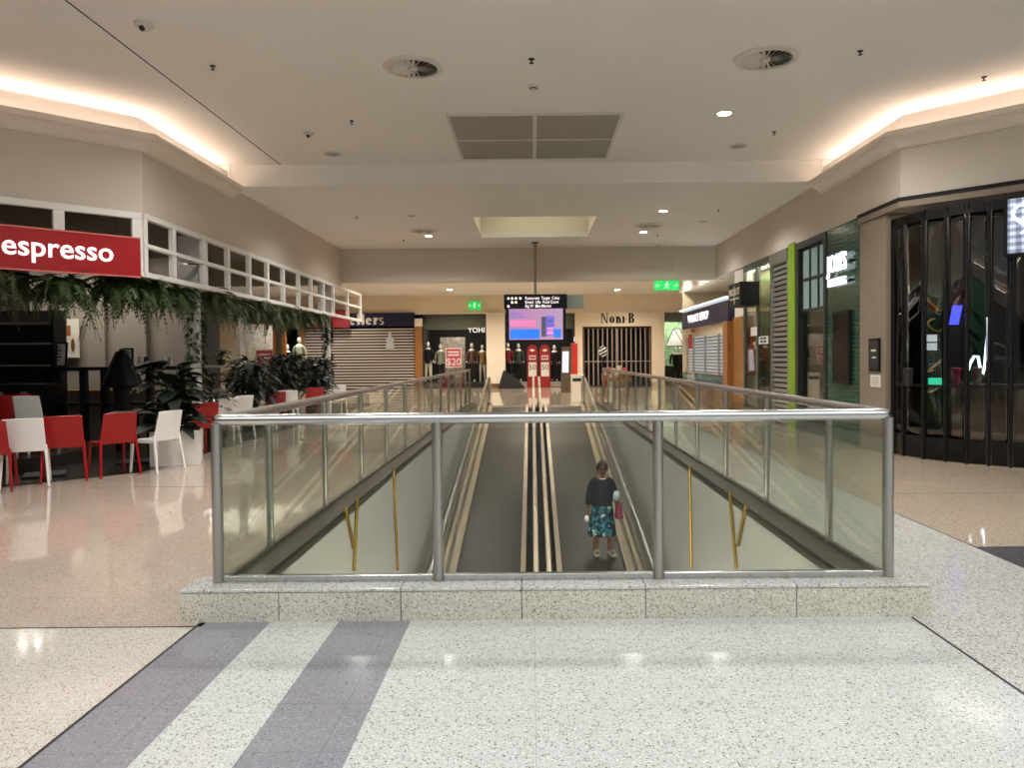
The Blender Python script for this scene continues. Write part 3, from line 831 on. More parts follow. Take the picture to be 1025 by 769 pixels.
# ------------------------------------------------------------------ ceiling fixtures
def spot(loc, power, size=2.2, blend=.6, col=(1,.93,.84), r=.06):
    d = bpy.data.lights.new('downlight_or_fill_spot', 'SPOT'); d.energy = power; d.spot_size = size; d.spot_blend = blend; d.color = col; d.shadow_soft_size = r
    o = bpy.data.objects.new('downlight_or_fill_spot', d); COL.objects.link(o); o.location = loc; return o
def area(loc, power, sx, sy, rot=(0,0,0), col=(1,.94,.86)):
    d = bpy.data.lights.new('area_fill', 'AREA'); d.shape = 'RECTANGLE'; d.size = sx; d.size_y = sy; d.energy = power; d.color = col  # unseen area lamps added as fill, no panel fixture is built
    o = bpy.data.objects.new('area_fill', d); COL.objects.link(o); o.location = loc; o.rotation_euler = rot; return o
def diffuser(p, label, r=.29):
    t = thing('ceiling_diffuser', label, 'air vent', p, 0, 'round swirl air vents')
    m = MB(); m.lathe([(r*1.25,0),(r*1.25,-.012),(r*1.0,-.03),(r*.97,-.02),(r*.97,.0)], seg=40); 
    MB().lathe([(r*1.28,.002),(r*1.25,-.014),(r*1.0,-.03),(r*.985,-.02),(r*.985,-.004),(r*1.0,.002)], seg=40).build('rim', M['vent'], t, smooth=True)
    MB().lathe([(r*.98,-.002),(r*.98,-.006),(.01,-.006)], seg=40).build('duct_plate', M['vent_dark'], t)
    for k in range(22):
        a = 2*PI*k/22; c, s = math.cos(a), math.sin(a); R_ = Vector((c,s,0)); T = Vector((-s,c,0))
        m = MB(); mid = R_*(r*.61) + Vector((0,0,-.02))
        m.obox(mid, R_*(r*.36), T*.016 + Vector((0,0,.011)), T.cross(R_)*.002)
        m.build('vane', M['vent'], t)
    MB().lathe([(.055,-.006),(.055,-.03),(.04,-.036),(.0005,-.036)], seg=24).build('hub', M['vent'], t, smooth=True)
    return t
diffuser(on_z(414,67,ZC), 'round swirl air vent in the upper ceiling, left of the square return grille')
diffuser(on_z(767,58,ZC), 'round swirl air vent in the upper ceiling, right of the square return grille', .30)
def dome(p, label):
    t = thing('ceiling_diffuser', label, 'air vent', p, 0, 'round swirl air vents')
    MB().lathe([(.36,.002),(.36,-.012),(.27,-.026),(.25,-.012),(.25,.001)], seg=36).build('rim', M['vent'], t, smooth=True)
    MB().lathe([(.252,-.004),(.252,-.01),(.001,-.01)], seg=36).build('duct_plate', M['grille'], t)
    MB().lathe([(.06,-.01),(.06,-.03),(.001,-.03)], seg=24).build('hub', M['vent'], t)
dome(on_z(424,231,ZL), 'round air vent in the lower ceiling, left of the sunken ceiling panel')
dome(on_z(650,226,ZL), 'round air vent in the lower ceiling, right of the sunken ceiling panel')
# four panel return grille
x0, x1, y0, y1 = -1.23, 1.37, 11.1, 13.6
t = thing('return_air_grille', 'square grey return air grille of four panels in the upper ceiling', 'air grille', (0,0,ZC))
m = MB()
for a, b, c_, d in ((x0,x1,y0,y0+.05),(x0,x1,y1-.05,y1),(x0,x0+.05,y0+.05,y1-.05),(x1-.05,x1,y0+.05,y1-.05),(.04,.10,y0+.05,y1-.05),(x0+.05,.04,12.38,12.42),(.10,x1-.05,12.38,12.42)): m.box(a,b,c_,d,-.025,.0)
m.build('frame', M['vent'], t, bevel=.003)
for a, b in ((x0+.05,.04),(.10,x1-.05)):
    for c_, d in ((y0+.05,12.38),(12.42,y1-.05)): MB().box(a,b,c_,d,-.015,0).build('grille_panel', M['grille'], t)
def downlight(px, py, z, label, on=True, r=.085, power=60, g='recessed ceiling downlights'):
    p = on_z(px, py, z)
    t = thing('downlight', label, 'ceiling light', p, 0, g)
    MB().lathe([(r*1.35,.001),(r*1.35,-.008),(r,-.014),(r,-.002),(r*1.02,.001)], seg=24).build('trim_ring', M['vent'], t, smooth=True)
    MB().lathe([(r,-.002),(r,-.010),(r*.6,-.018 if on else -.004),(.001,-.02 if on else -.003)], seg=24).build('lens', M['lamp'] if on else M['lamp_off'], t, smooth=True)
    if on: spot((p.x, p.y, p.z-.06), power)
    return t
downlight(725, 113, ZC, 'lit round downlight alone in the upper ceiling near the black shutter', power=90, r=.1)
downlight(739, 146, ZC, 'unlit round downlight in the upper ceiling behind the lit one', False, r=.12)
downlight(333, 154, ZC, 'unlit round downlight in the upper ceiling on the cafe side', False, r=.12)
downlight(429, 236, ZL, 'lit downlight in the lower ceiling beside the vent on the cafe side')
downlight(644, 232, ZL, 'lit downlight in the lower ceiling just beside the vent towards the black sign box')
downlight(664, 211, ZL, 'lit downlight in the lower ceiling nearest the upper ceiling step')
downlight(415, 250, ZL, 'small unlit downlight in the lower ceiling on the cafe side close to the beam', False, .07)
downlight(659, 246, ZL, 'small unlit downlight in the lower ceiling close to the beam on the jeweller kiosk side', False, .07)
downlight(412, 216, ZL, 'unlit downlight in the lower ceiling on the cafe side before the vent', False, .08)
downlight(704, 222, ZL, 'unlit downlight in the lower ceiling beside the wall above the kiosk', False, .08)
downlight(450, 290, 4.62, 'lit downlight in the far ceiling on the cafe side of the hanging sign', power=200, r=.13)
downlight(618, 290, 4.62, 'lit downlight in the far ceiling above the shop with black serif lettering', power=200, r=.13)
def sprinkler(px, py, z, label, k=1.0):
    k *= .75
    p = on_z(px, py, z); t = thing('sprinkler', label, 'fire sprinkler', p, 0, 'fire sprinklers on the ceilings')
    MB().lathe([(.045*k,.012),(.045*k,-.006),(.02*k,-.012),(.001,-.012)], seg=16).build('escutcheon', M['vent_dark'], t, smooth=True)
    m = MB(); m.tube([(0,0,-.01),(0,0,-.055*k)], .011*k, 8); m.lathe([(.032*k,-.055*k),(.032*k,-.062*k),(.001,-.062*k)], seg=12); m.build('head', M['vent_dark'], t)
sprinkler(213, 66, ZC, 'dark sprinkler head in the upper ceiling near the thin joint line', 1)
sprinkler(532, 59, ZC, 'dark sprinkler head in the upper ceiling in front of the smoke detector', 1.15)
sprinkler(861, 51, ZC, 'dark sprinkler head in the upper ceiling on the far side of the right swirl vent', 1)
sprinkler(775, 132, ZC, 'dark sprinkler head in the upper ceiling near the unlit light by the black shutter', 1)
sprinkler(985, 77, ZC, 'dark sprinkler head in the upper ceiling next to the glowing cove over the black shutter', 1)
sprinkler(352, 121, ZC, 'sprinkler head in the upper ceiling on the cafe side above the camera dome', 1)
sprinkler(357, 217, ZL, 'sprinkler head in the lower ceiling nearest the lattice wall', .9)
sprinkler(404, 240, ZL, 'sprinkler head in the lower ceiling beside the cafe side downlight', .9)
sprinkler(719, 210, ZL, 'sprinkler head in the lower ceiling nearest the kiosk side wall', .9)
sprinkler(658, 235, ZL, 'sprinkler head in the lower ceiling beside the kiosk side downlight', .9)
p = on_z(534, 86, ZC); t = thing('smoke_detector', 'small cream smoke detector in the middle of the upper ceiling', 'smoke detector', p)
MB().lathe([(.075,.001),(.075,-.02),(.05,-.03),(.05,-.05),(.03,-.058),(.001,-.058)], seg=24).build('housing', M['vent'], t, smooth=True)
MB().lathe([(.052,-.033),(.054,-.04),(.052,-.047)], seg=24).build('sensor_slot', M['vent_dark'], t)
def camera_dome(px, py, label, k):
    p = on_z(px, py, ZC); t = thing('security_camera', label, 'security camera', p, 0, 'dome cameras on the ceiling')
    MB().lathe([(.10*k,.012),(.10*k,-.02),(.08*k,-.035),(.06*k,-.035)], seg=24).build('base', M['vent'], t, smooth=True)
    MB().ball((0,0,-.035), .058*k, .058*k, .05*k).build('dome', M['vent'], t, smooth='all')
    MB().ball((0,-.04*k,-.06), .03*k, .03*k, .03*k).build('lens', M['black_gloss'], t, smooth='all')
camera_dome(144, 24, 'white dome camera on the ceiling above the red cafe sign', 1)
camera_dome(309, 133, 'white dome camera on the ceiling near the end of the cove on the cafe side', .9)

# ------------------------------------------------------------------ hanging directory sign and screen
DS = 20.9
def rect(px0, py0, px1, py1, D): 
    a = at(px0, py0, D); b = at(px1, py1, D); return min(a.x,b.x), max(a.x,b.x), min(a.z,b.z), max(a.z,b.z)
t = thing('hanging_sign', 'black directory board and pink and blue advert screen hanging from a ceiling pole', 'sign', (0.06, DS, 0))
def SB(name, r, y0, y1, mat, par=None, **k): return MB().box(r[0]-.06, r[1]-.06, y0, y1, r[2], r[3]).build(name, mat, par or t, **k)
r = rect(504.5, 295, 567.5, 309, DS); dirb = SB('directory_board', r, -.06, .16, M['black_gloss'], bevel=.01)
r2 = rect(567.5, 295.5, 584.5, 309, DS); SB('side_board', r2, .0, .1, M['green_soft'], bevel=.005, label='plain grey green side board')
r3 = rect(506, 308.5, 566.5, 342.5, DS); sh = SB('screen_housing', (r3[0], r3[1], r3[2], r[2]), -.08, .14, M['black'], bevel=.01)
r4 = rect(509.5, 309.5, 563.5, 340, DS); scr = SB('screen', r4, -.085, -.079, M['screen'])
w_, h_ = r4[1]-r4[0], r4[3]-r4[2]
def SU(name, u0, u1, v0, v1, mat, y=-.09):
    SB(name, (r4[0]+u0*w_, r4[0]+u1*w_, r4[2]+v0*h_, r4[2]+v1*h_), y, -.084, mat, scr)
SU('advert_band', .02, .57, .03, .34, M['scr_blue']); SU('advert_band', .84, .96, .06, .34, M['scr_blue'])
SU('advert_patch', .02, .5, .42, .64, M['scr_rose'])
SU('phone_edge', .6, .7, .1, .74, M['scr_dark'], -.093); SU('phone_back', .68, .84, .12, .76, M['scr_violet'], -.096)
SU('phone_back', .70, .82, .16, .4, M['scr_pink'], -.099)
m = MB()
for k in (.25,.48,.66):
    m.tube([(r4[0]-.06+w_*(.76+.06*math.cos(a)), -.101, r4[2]+h_*(k+.07*math.sin(a)*(1 if k<.3 else -1))) for a in [PI*q/8 for q in range(9)]], .008, 6)
m.build('advert_curve', M['scr_dark'], scr)
for s_, v in (('Introducing the new', .86), ('fold phone today', .74)):
    pass
for k, (u0, u1, v) in enumerate(((.06,.26,.84),(.06,.3,.74),(.06,.42,.55))):
    m = MB(); x = u0
    while x < u1:
        d = .022 + .02*((k*7+int(x*97)) % 3); m.box(r4[0]-.06+x*w_, r4[0]-.06+min(u1,x+d)*w_, -.087, -.084, r4[2]+(v-.02)*h_, r4[2]+(v+.02)*h_); x += d+.012
    m.build('advert_wording', M['scr_violet'] if k < 2 else M['scr_pink'], scr)
pw = at(535.5, 243, DS); MB().tube([(pw.x-.06, -.0, r[3]-.01), (pw.x-.06, -.0, ZL)], .035, 16).build('pole', M['steel_dark'], t, smooth=True)
MB().lathe([(.09,ZL-.001),(.09,ZL-.03),(.04,ZL-.04),(.036,ZL-.04)], (pw.x-.06,0,0), 20).build('ceiling_flange', M['vent_dark'], t, smooth=True)
bw, bh = r[1]-r[0], r[3]-r[2]
rows = [(.36, .74, 'Restrooms  Target  Coles'), (.36, .46, 'Kmart  ATM  Food Court'), (.36, .18, 'Big W  The Reject')]
rows = [(.335, .72, 'Restaurant  Target  Coles'), (.335, .45, 'Kmart  Lifts  Food Court'), (.335, .18, 'Big W  Mini Market')]
for u, v, s_ in rows:
    text('wording', s_, M['text_white'], dirb, (r[0]-.06+u*bw, -.066, r[2]+v*bh), size=.115, extrude=.003, bold=.001, align='LEFT', scale_x=.78)
for u, v, mt in ((.07,.72,'text_white'),(.13,.72,'text_white'),(.19,.72,'text_white'),(.26,.72,'text_white'),(.13,.45,'text_white'),(.19,.45,'sign_amber'),(.07,.18,'text_white')):
    MB().lathe([(.001,-.002),(.034,-.002),(.034,.002),(.001,.002)], (r[0]-.06+u*bw, -.064, r[2]+v*bh), 16, axis='y').build('pictogram', M[mt], dirb)

# ------------------------------------------------------------------ exit signs
def exit_sign(x0, x1, z0, z1, y, label, drop):
    t = thing('exit_sign', label, 'exit sign', ((x0+x1)/2, y, z0), 0)
    w = (x1-x0)/2; h = z1-z0
    lb = MB().box(-w, w, 0, .06, 0, h).build('lightbox', M['exit'], t, bevel=.004)
    m = MB(); a = w*.13
    m.ball((.03*w, -.004, h*.80), h*.075, .006, h*.075, 12, 8)
    for P, q in (([(0,0,h*.7),(-.03*w,0,h*.42)], .085), ([(-.03*w,0,h*.42),(.12*w,0,h*.3),(.06*w,0,h*.12)], .06), ([(-.03*w,0,h*.42),(-.12*w,0,h*.26),(-.24*w,0,h*.2)], .06),
                 ([(0,0,h*.66),(.15*w,0,h*.55),(.2*w,0,h*.66)], .045), ([(0,0,h*.66),(-.14*w,0,h*.6),(-.18*w,0,h*.46)], .045)):
        m.tube([(x_, -.004, z_) for x_, _, z_ in P], h*q, 6, squash=.3)
    m.build('running_figure', M['text_white'], lb)
    for s in (-1, 1):
        m = MB(); m.tube([(s*.5*w,-.003,h*.5),(s*.86*w,-.003,h*.5)], h*.045, 6, squash=.3)
        m.tube([(s*.72*w,-.003,h*.7),(s*.87*w,-.003,h*.5),(s*.72*w,-.003,h*.3)], h*.045, 6, squash=.3); m.build('arrow', M['text_white'], lb)
    for s in (-.6, .6): MB().tube([(s*w,.03,h),(s*w,.03,h+drop)], .008, 8).build('hanger', M['vent'], t)
r = rect(655, 281, 680, 290.5, 21.7); exit_sign(r[0], r[1], r[2], r[3], 21.7, 'green running figure exit sign below the beam, near the kiosk with the navy sign', ZL-r[3])
r = rect(469, 302, 481, 310, 37.8); exit_sign(r[0], r[1], r[2], r[3], 37.75, 'small distant green exit sign on the cream band above the clothing shop', .2)
# ------------------------------------------------------------------ white lattice over the cafe
TZ0, TZ1 = 2.68, 3.575
t = thing('lattice_screen', 'white timber lattice frame in two rows above the cafe', 'lattice', (LW, 10.75, 0))
py = [10.74,11.6,12.65,13.67,14.7,15.7,16.7,17.8,18.8,19.9,20.9,22.5,24.2]
def TB(name, a, b, c_, d, e, f_): return MB().box(a, b, c_-10.75, d-10.75, e, f_).build(name, M['white_frame'], t, bevel=.006)
y0, y1 = 10.70, 24.25
for z0, z1 in ((TZ0,TZ0+.075),((TZ0+TZ1)/2-.03,(TZ0+TZ1)/2+.03),(TZ1-.075,TZ1)): TB('rail', -.04, .05, y0, y1, z0, z1)
for y in py:
    TB('upright', -.035, .045, y-.05, y+.05, TZ0+.075, (TZ0+TZ1)/2-.03); TB('upright', -.035, .045, y-.05, y+.05, (TZ0+TZ1)/2+.03, TZ1-.075)
for y in (12.65, 20.9):   # deep box bays where the columns stand
    for z0, z1 in ((TZ0+.0,(TZ0+TZ1)/2-.03),((TZ0+TZ1)/2+.03,TZ1)): TB('column_box', -.42, -.04, y+.03, y+.32, z0, z1)
# angled return with the sign
ang = thing('lattice_return', 'white frame of wide openings carrying the red cafe sign', 'lattice', (LW, 10.72, 0), PI/4)
def AB(name, a, b, c_, d, e, f_, mat='white_frame', **k): return MB().box(a, b, c_, d, e, f_).build(name, M[mat], ang, bevel=.006, **k)
AB('rail', -5.5, -.02, -.05, .04, TZ1-.09, TZ1); AB('rail', -5.5, -.0, -.05, .04, TZ0, TZ0+.07)
for x in (-.08, -1.03, -1.98, -2.93, -3.88): AB('upright', x-.065, x+.065, -.045, .035, TZ0+.07, TZ1-.09)
sg = thing('shop_sign', 'red cafe sign with white lower case lettering on the white frame', 'sign', (LW, 10.72, 0), PI/4)
MB().box(-5.4, -.06, -.10, -.052, TZ0-.0, TZ0+.52).build('board', M['red_sign'], sg)
for z in (TZ0-.02, TZ0+.52): MB().box(-5.4, -.06, -.11, -.052, z, z+.018).build('edge_strip', paint('sign_edge', (214,120,120), .4), sg)
me_ = text_mesh('espresso', .372, .008, .004, 'RIGHT', 1.0, .97); 
X = Vector((1,0,0)); 
me_.transform(Matrix(((1,0,0,-.40),(0,0,-1,-.106),(0,1,0,TZ0+.285),(0,0,0,1)))); add_mesh('lettering', me_, M['text_white'], sg, smooth=False)

# ------------------------------------------------------------------ chairs
def make_chair(col, label, loc, rz):
    t = thing('cafe_chair', label, 'chair', loc, rz, None)
    mt = M[col]
    m = MB()
    m.sheet(lambda u, v: Vector(((u-.5)*.44*(1-.04*v), -.19+.41*v, .45 - .018*math.sin(PI*u)*math.sin(PI*v) - .02*max(0,(v-.85)/.15)**2)), 8, 10, .022)
    m.build('seat', mt, t, smooth=True, bevel=.004)
    m = MB()
    def bk(u, v):
        z = .425 + .395*v; w = .225 - .02*v
        return Vector(((u-.5)*2*w, -.195 - .085*v**1.2 - .025*math.sin(PI*u), z + (.006*math.sin(PI*u) if v > .9 else 0)))
    m.sheet(bk, 10, 10, .018); m.build('backrest', mt, t, smooth=True, bevel=.004)
    for s in (-1, 1):
        m = MB(); m.hexa([(s*.245-.013,-.275,0),(s*.245+.013,-.275,0),(s*.245+.013,-.249,0),(s*.245-.013,-.249,0)],
                         [(s*.215-.016,-.205,.5),(s*.215+.016,-.205,.5),(s*.215+.016,-.172,.5),(s*.215-.016,-.172,.5)]); m.build('leg', mt, t, bevel=.005)
        m = MB(); m.hexa([(s*.225-.013,.195,0),(s*.225+.013,.195,0),(s*.225+.013,.221,0),(s*.225-.013,.221,0)],
                         [(s*.205-.017,.165,.44),(s*.205+.017,.165,.44),(s*.205+.017,.205,.44),(s*.205-.017,.205,.44)]); m.build('leg', mt, t, bevel=.005)
        m = MB(); m.box(s*.205-.012, s*.205+.012, -.18, .18, .40, .432); m.build('seat_rail', mt, t, bevel=.004)
    return t
Zf = .006
protos = {}
def chair(col, px, py_, D, ang, label):
    p = at(px, py_, D); loc = (p.x, p.y, .18 if (p.x < -6.78 and p.y > p.x+17.33) else Zf if p.x < -5.28 else 0)
    if col not in protos: protos[col] = make_chair(col, label, loc, math.radians(ang)); return
    clone(protos[col], label, loc, math.radians(ang))
# ang: 0 = back towards the photographer
chair('white', 27, 480, 9.2, 28, 'white cafe chair seen from behind, foremost one at the edge of the tiles')
chair('red', 65, 478, 9.58, 30, 'red cafe chair right next to the white one seen from behind')
chair('red', 113, 470, 10.0, 50, 'red cafe chair on its own between the two front white chairs')
chair('white', 156, 464, 10.35, 72, 'white cafe chair turned sideways in front of the white planter box')
chair('red', 199, 452, 12.05, 50, 'red cafe chair half hidden by the end post of the railing')
chair('white', 184, 448, 12.7, -60, 'white cafe chair behind the large leafed plant, facing the red one')
chair('white', 220, 438, 13.6, 60, 'white cafe chair beyond the railing end, nearer of a close pair')
chair('white', 236, 437, 14.5, 60, 'white cafe chair beyond the railing end, farther of a close pair')
chair('red', 273, 427, 16.1, 35, 'red cafe chair seen above the railing between the first two dark potted plants')
chair('white', 286, 425, 16.8, 30, 'white cafe chair just behind the red one seen above the railing')
chair('red', 312, 418, 18.3, 35, 'red cafe chair seen above the railing between the second and third dark plants')
chair('white', 336, 411, 20.1, 30, 'farthest white cafe chair beside the ivy column')
chair('white', 6, 450, 10.6, -75, 'white cafe chair half hidden behind the foremost white one at the picture edge')
chair('red', 12, 452, 11.3, 15, 'red cafe chair in the back row, nearest the picture edge')
chair('white', 36, 450, 11.35, 5, 'white cafe chair in the back row, seen from behind above the foremost red one')
chair('red', 26, 438, 12.0, 10, 'red cafe chair farthest back beside the dark kitchen')
chair('red', -9, 480, 8.85, 25, 'red cafe chair cut off by the picture edge in the front row')
# tables
def table(x, y, label, top='white', rz=0, z=Zf):
    t = thing('cafe_table', label, 'table', (x, y, z), rz, None)
    MB().box(-.36,.36,-.36,.36,.715,.74).build('tabletop', M[top], t, bevel=.008)
    MB().tube([(0,0,.03),(0,0,.715)], .035, 14).build('pedestal', M['black'], t, smooth=True)
    MB().box(-.24,.24,-.24,.24,0,.03).build('base', M['black'], t, bevel=.01)
    MB().box(-.2,.2,-.03,.03,.695,.715).build('bracket', M['black'], t)
table(-6.42, 9.95, 'dark square cafe table behind the first white and red chairs', 'charcoal', .5)
table(-5.85, 11.2, 'dark square cafe table behind the lone red chair', 'charcoal', .3)
table(-6.15, 14.5, 'pale square cafe table in front of the plant shelf', 'white', .1)
table(-6.3, 17.3, 'pale square cafe table among the dark potted plants', 'white', .1)

# ------------------------------------------------------------------ plants
def leaf_sheet(m, base, d, ln, w, droop=.5, nu=6, fold=.25, tip=1.0):
    base = Vector(base); d = Vector(d).normalized(); s = d.cross(Vector((0,0,1)))
    s = s.normalized() if s.length > .05 else Vector((1,0,0)); up = s.cross(d)
    def f_(u, v):
        x = (v-.5)*2; wd = w*math.sin(PI*min(1,(u*.93+.05))**.8)**.9
        p = base + d*(ln*u) + s*(x*wd) + up*(fold*abs(x)*wd)
        p.z -= droop*ln*u*u; return p
    m.sheet(f_, nu, 2)
def fern_mesh(seed, R_=.5, n=84):
    rnd = random.Random(seed); m = MB()
    for k in range(n):
        a = rnd.uniform(0, 2*PI); L_ = rnd.uniform(.5, 1.25)*R_; up = rnd.uniform(-.2, 1.0); dr = rnd.uniform(.6, 1.25); q = 9; tw = rnd.uniform(-.5,.5)
        P = []
        for i in range(q+1):
            u = i/q; rr = L_*(1.15*u - .42*u*u*dr*.7); z = .06 + up*L_*u*.9 - L_*dr*u*u; aa = a + tw*u
            P.append(Vector((math.cos(aa)*rr, math.sin(aa)*rr, z)))
        T = Vector((-math.sin(a), math.cos(a), 0)); wk = rnd.uniform(.7,1.35)
        for i in range(q):
            u = (i+.5)/q; w = .10*wk*math.sin(PI*min(1,u*.85+.16))
            for s_ in (-1, 1):
                for e in (.15,.65):
                    b = P[i].lerp(P[i+1], e); d_ = (P[i+1]-P[i]).normalized()
                    tip = b + T*(s_*w*rnd.uniform(.7,1.2)) + d_*.04 + Vector((0,0,-.025*rnd.random()))
                    side = d_*.022
                    n0 = m.add(b-side, b+side, tip); m.face(n0, n0+1, n0+2)
        m.tube(P, [.003]*(q+1), 4)
    return m
fern_protos = []
def make_fern(seed, label, mat, loc):
    t = thing('hanging_fern', label, 'hanging plant', loc, 0, 'ferns hanging below the white lattice')
    fern_mesh(seed).build('fronds', M[mat], t)
    MB().lathe([(.02,-.18),(.13,-.15),(.17,.0),(.175,.06),(.16,.06),(.15,.02),(.01,.02)], seg=18).build('basket', M['pot'], t, smooth=True)
    m = MB()
    for k in range(3):
        a = 2*PI*k/3; m.tube([(.165*math.cos(a),.165*math.sin(a),.05),(0,0,.5)], .004, 5)
    m.tube([(0,0,.49),(0,0,1.14)], .004, 5); m.build('hanger', M['vent_dark'], t)
    return t
spots = []
for k in range(6): spots.append((LW - .42 - .5*k, 10.62 - .5*k + .2, 2.53 - .05*(k % 2), 1.1))
for k, y in enumerate((11.35,12.2,13.5,14.5,15.5,16.5,17.6,18.7,19.8)): spots.append((LW-.32 + .05*(k%3), y, 2.58 - .05*(k % 2), 1.0))
ordn = ['first','second','third','fourth','fifth','sixth','seventh','eighth','ninth']
for i, (x, y, z, s) in enumerate(spots):
    lab = ('hanging fern below the red sign, %s from the corner post of the lattice' % ordn[i]) if i < 6 else ('hanging fern below the long white lattice, %s from its near corner' % ordn[i-6])
    if i < 3: 
        o = make_fern(11+i, lab, ('fern','fern','fern_old')[i], (x,y,z)); fern_protos.append(o); o.scale = (s,s,s)
    else:
        o = clone(fern_protos[i % 3], lab, (x,y,z), i*1.7, scale=(s, s, s))
def bush(name, label, x, y, z0, h, r, n, lw, ll, mat, pot=None, seed=1, group=None, cat='potted plant', ph=.35, pr=.2):
    rnd = random.Random(seed)
    t = thing(name, label, cat, (x, y, z0), 0, group)
    top = 0
    if pot:
        m = MB(); m.lathe([(pr*.75,0),(pr,ph),(pr*1.04,ph),(pr*1.04,ph-.03),(pr*.9,ph-.03),(.01,ph-.04)], seg=20); pot_ = m.build('pot', M[pot], t, smooth=True)
        MB().lathe([(pr*.9,ph-.035),(pr*.5,ph-.02),(.005,ph-.015)], seg=16).build('soil', M['soil'], pot_); top = ph-.03
    m = MB(); f_ = MB()
    for k in range(n):
        a = rnd.uniform(0, 2*PI); zz = top + (h-top)*rnd.uniform(.15,1)**.8; rr = r*rnd.uniform(.1,.6)*(1.15-.6*abs((zz-top)/(h-top)-.5))
        b = Vector((math.cos(a)*rr, math.sin(a)*rr, zz)); e = rnd.uniform(-.1,.9)
        if k % 3 == 0: m.tube([(0,0,top),(b.x*.4,b.y*.4,top+(zz-top)*.6),tuple(b)], [.012,.008,.005], 5)
        leaf_sheet(f_, b, (math.cos(a), math.sin(a), e), ll*rnd.uniform(.7,1.2), lw*rnd.uniform(.7,1.15), rnd.uniform(.3,.8), fold=.3)
    m.build('stems', M['stem'], t); f_.build('foliage', M[mat], t, smooth='all')
    return t
# white planter box and the broad leafed plant in it
pc = at(169, 468, 10.75)
t = thing('planter_box', 'white rectangular planter box standing on the tiles beside the cafe chairs', 'planter', (pc.x, pc.y+.25, 0), .35)
m = MB(); m.box(-.33,.33,-.24,.24,0,.5); m.build('box', M['white_frame'], t, bevel=.008)
MB().box(-.31,.31,-.22,.22,.5,.515).build('soil', M['soil'], t)
rnd = random.Random(5)
t = thing('broad_leaf_plant', 'large dark broad-leafed plant growing from the white planter box', 'plant', (pc.x-.05, pc.y+.27, .505))
m = MB(); f_ = MB()
for k in range(85):
    a = rnd.uniform(0, 2*PI); zz = rnd.uniform(.05, 1.1); rr = rnd.uniform(.02,.24)
    b = Vector((math.cos(a)*rr, math.sin(a)*rr, zz*.85))
    e = rnd.uniform(.0,.8)
    if k % 2 == 0: m.tube([(0,0,-.01),(b.x*.4,b.y*.4,b.z*.6),tuple(b)], [.014,.01,.006], 6)
    leaf_sheet(f_, b, (math.cos(a), math.sin(a), e), rnd.uniform(.34,.52), rnd.uniform(.10,.16), rnd.uniform(.25,.7), nu=8, fold=.2)
m.build('stems', M['stem'], t); f_.build('foliage', M['leaf_dark'], t, smooth='all')
# dark potted plants behind the railing
for i, (px, y, h, lab) in enumerate(((255,15.5,1.5,'dark bushy potted plant behind the railing, nearest the white planter'),
                                     (289,17.9,1.6,'dark bushy potted plant behind the railing, second along the cafe edge'),
                                     (317,19.3,1.5,'dark bushy potted plant behind the railing, third along the cafe edge'))):
    p = at(px, 400, y); bush('potted_plant', lab, p.x-.05, y, Zf, h, .62, 260, .065, .32, 'leaf_dark', 'pot', 20+i, 'dark bushes along the cafe edge', ph=.45, pr=.26)
# ivy columns
for i, (px, y, lab) in enumerate(((213,12.82,'white column wound with ivy below the lattice, nearer one'),(340,21.07,'white column wound with ivy below the lattice, farther one'))):
    t = thing('ivy_column', lab, 'column', (LW-.21, y, 0), 0, 'ivy covered columns of the cafe')
    MB().box(-.07,.07,-.07,.07,Zf,TZ0).build('post', M['white_frame'], t, bevel=.006)
    rnd = random.Random(40+i); f_ = MB()
    for k in range(210):
        a = rnd.uniform(0,2*PI); z = rnd.uniform(.9,2.66); b = Vector((.095*math.cos(a),.095*math.sin(a),z))
        leaf_sheet(f_, b, (math.cos(a+.8),math.sin(a+.8),rnd.uniform(-.8,.5)), rnd.uniform(.07,.15), rnd.uniform(.025,.05), .5, nu=4)
    f_.build('ivy', M['leaf'] if i == 0 else M['leaf_dark'], t, smooth='all')
for i, z in enumerate((.62, 1.12)):
    pass
# three-tier plant stand round the farther column
t = thing('plant_stand', 'tiered stand of trailing plants around the farther ivy column', 'plant stand', (LW-.21, 20.3, Zf))
MB().tube([(0,0,0),(0,0,1.5)], .03, 10).build('pole', M['pot_white'], t, smooth=True)
for k, (z, r) in enumerate(((.45,.36),(.85,.33),(1.25,.28))):
    MB().lathe([(r*.3,z-.06),(r*.7,z),(r*.72,z),(r*.6,z-.02),(.02,z-.02)], seg=16).build('bowl', M['pot_white'], t, smooth=True)
    rnd = random.Random(60+k); f_ = MB()
    for q in range(80):
        a = rnd.uniform(0,2*PI); b = Vector((r*.6*math.cos(a)*rnd.uniform(.4,1), r*.6*math.sin(a)*rnd.uniform(.4,1), z))
        leaf_sheet(f_, b, (math.cos(a),math.sin(a),rnd.uniform(-.1,1)), rnd.uniform(.12,.22), .04, rnd.uniform(.5,1.1), nu=4)
    f_.build('foliage', M['leaf_dark'], t, smooth='all')
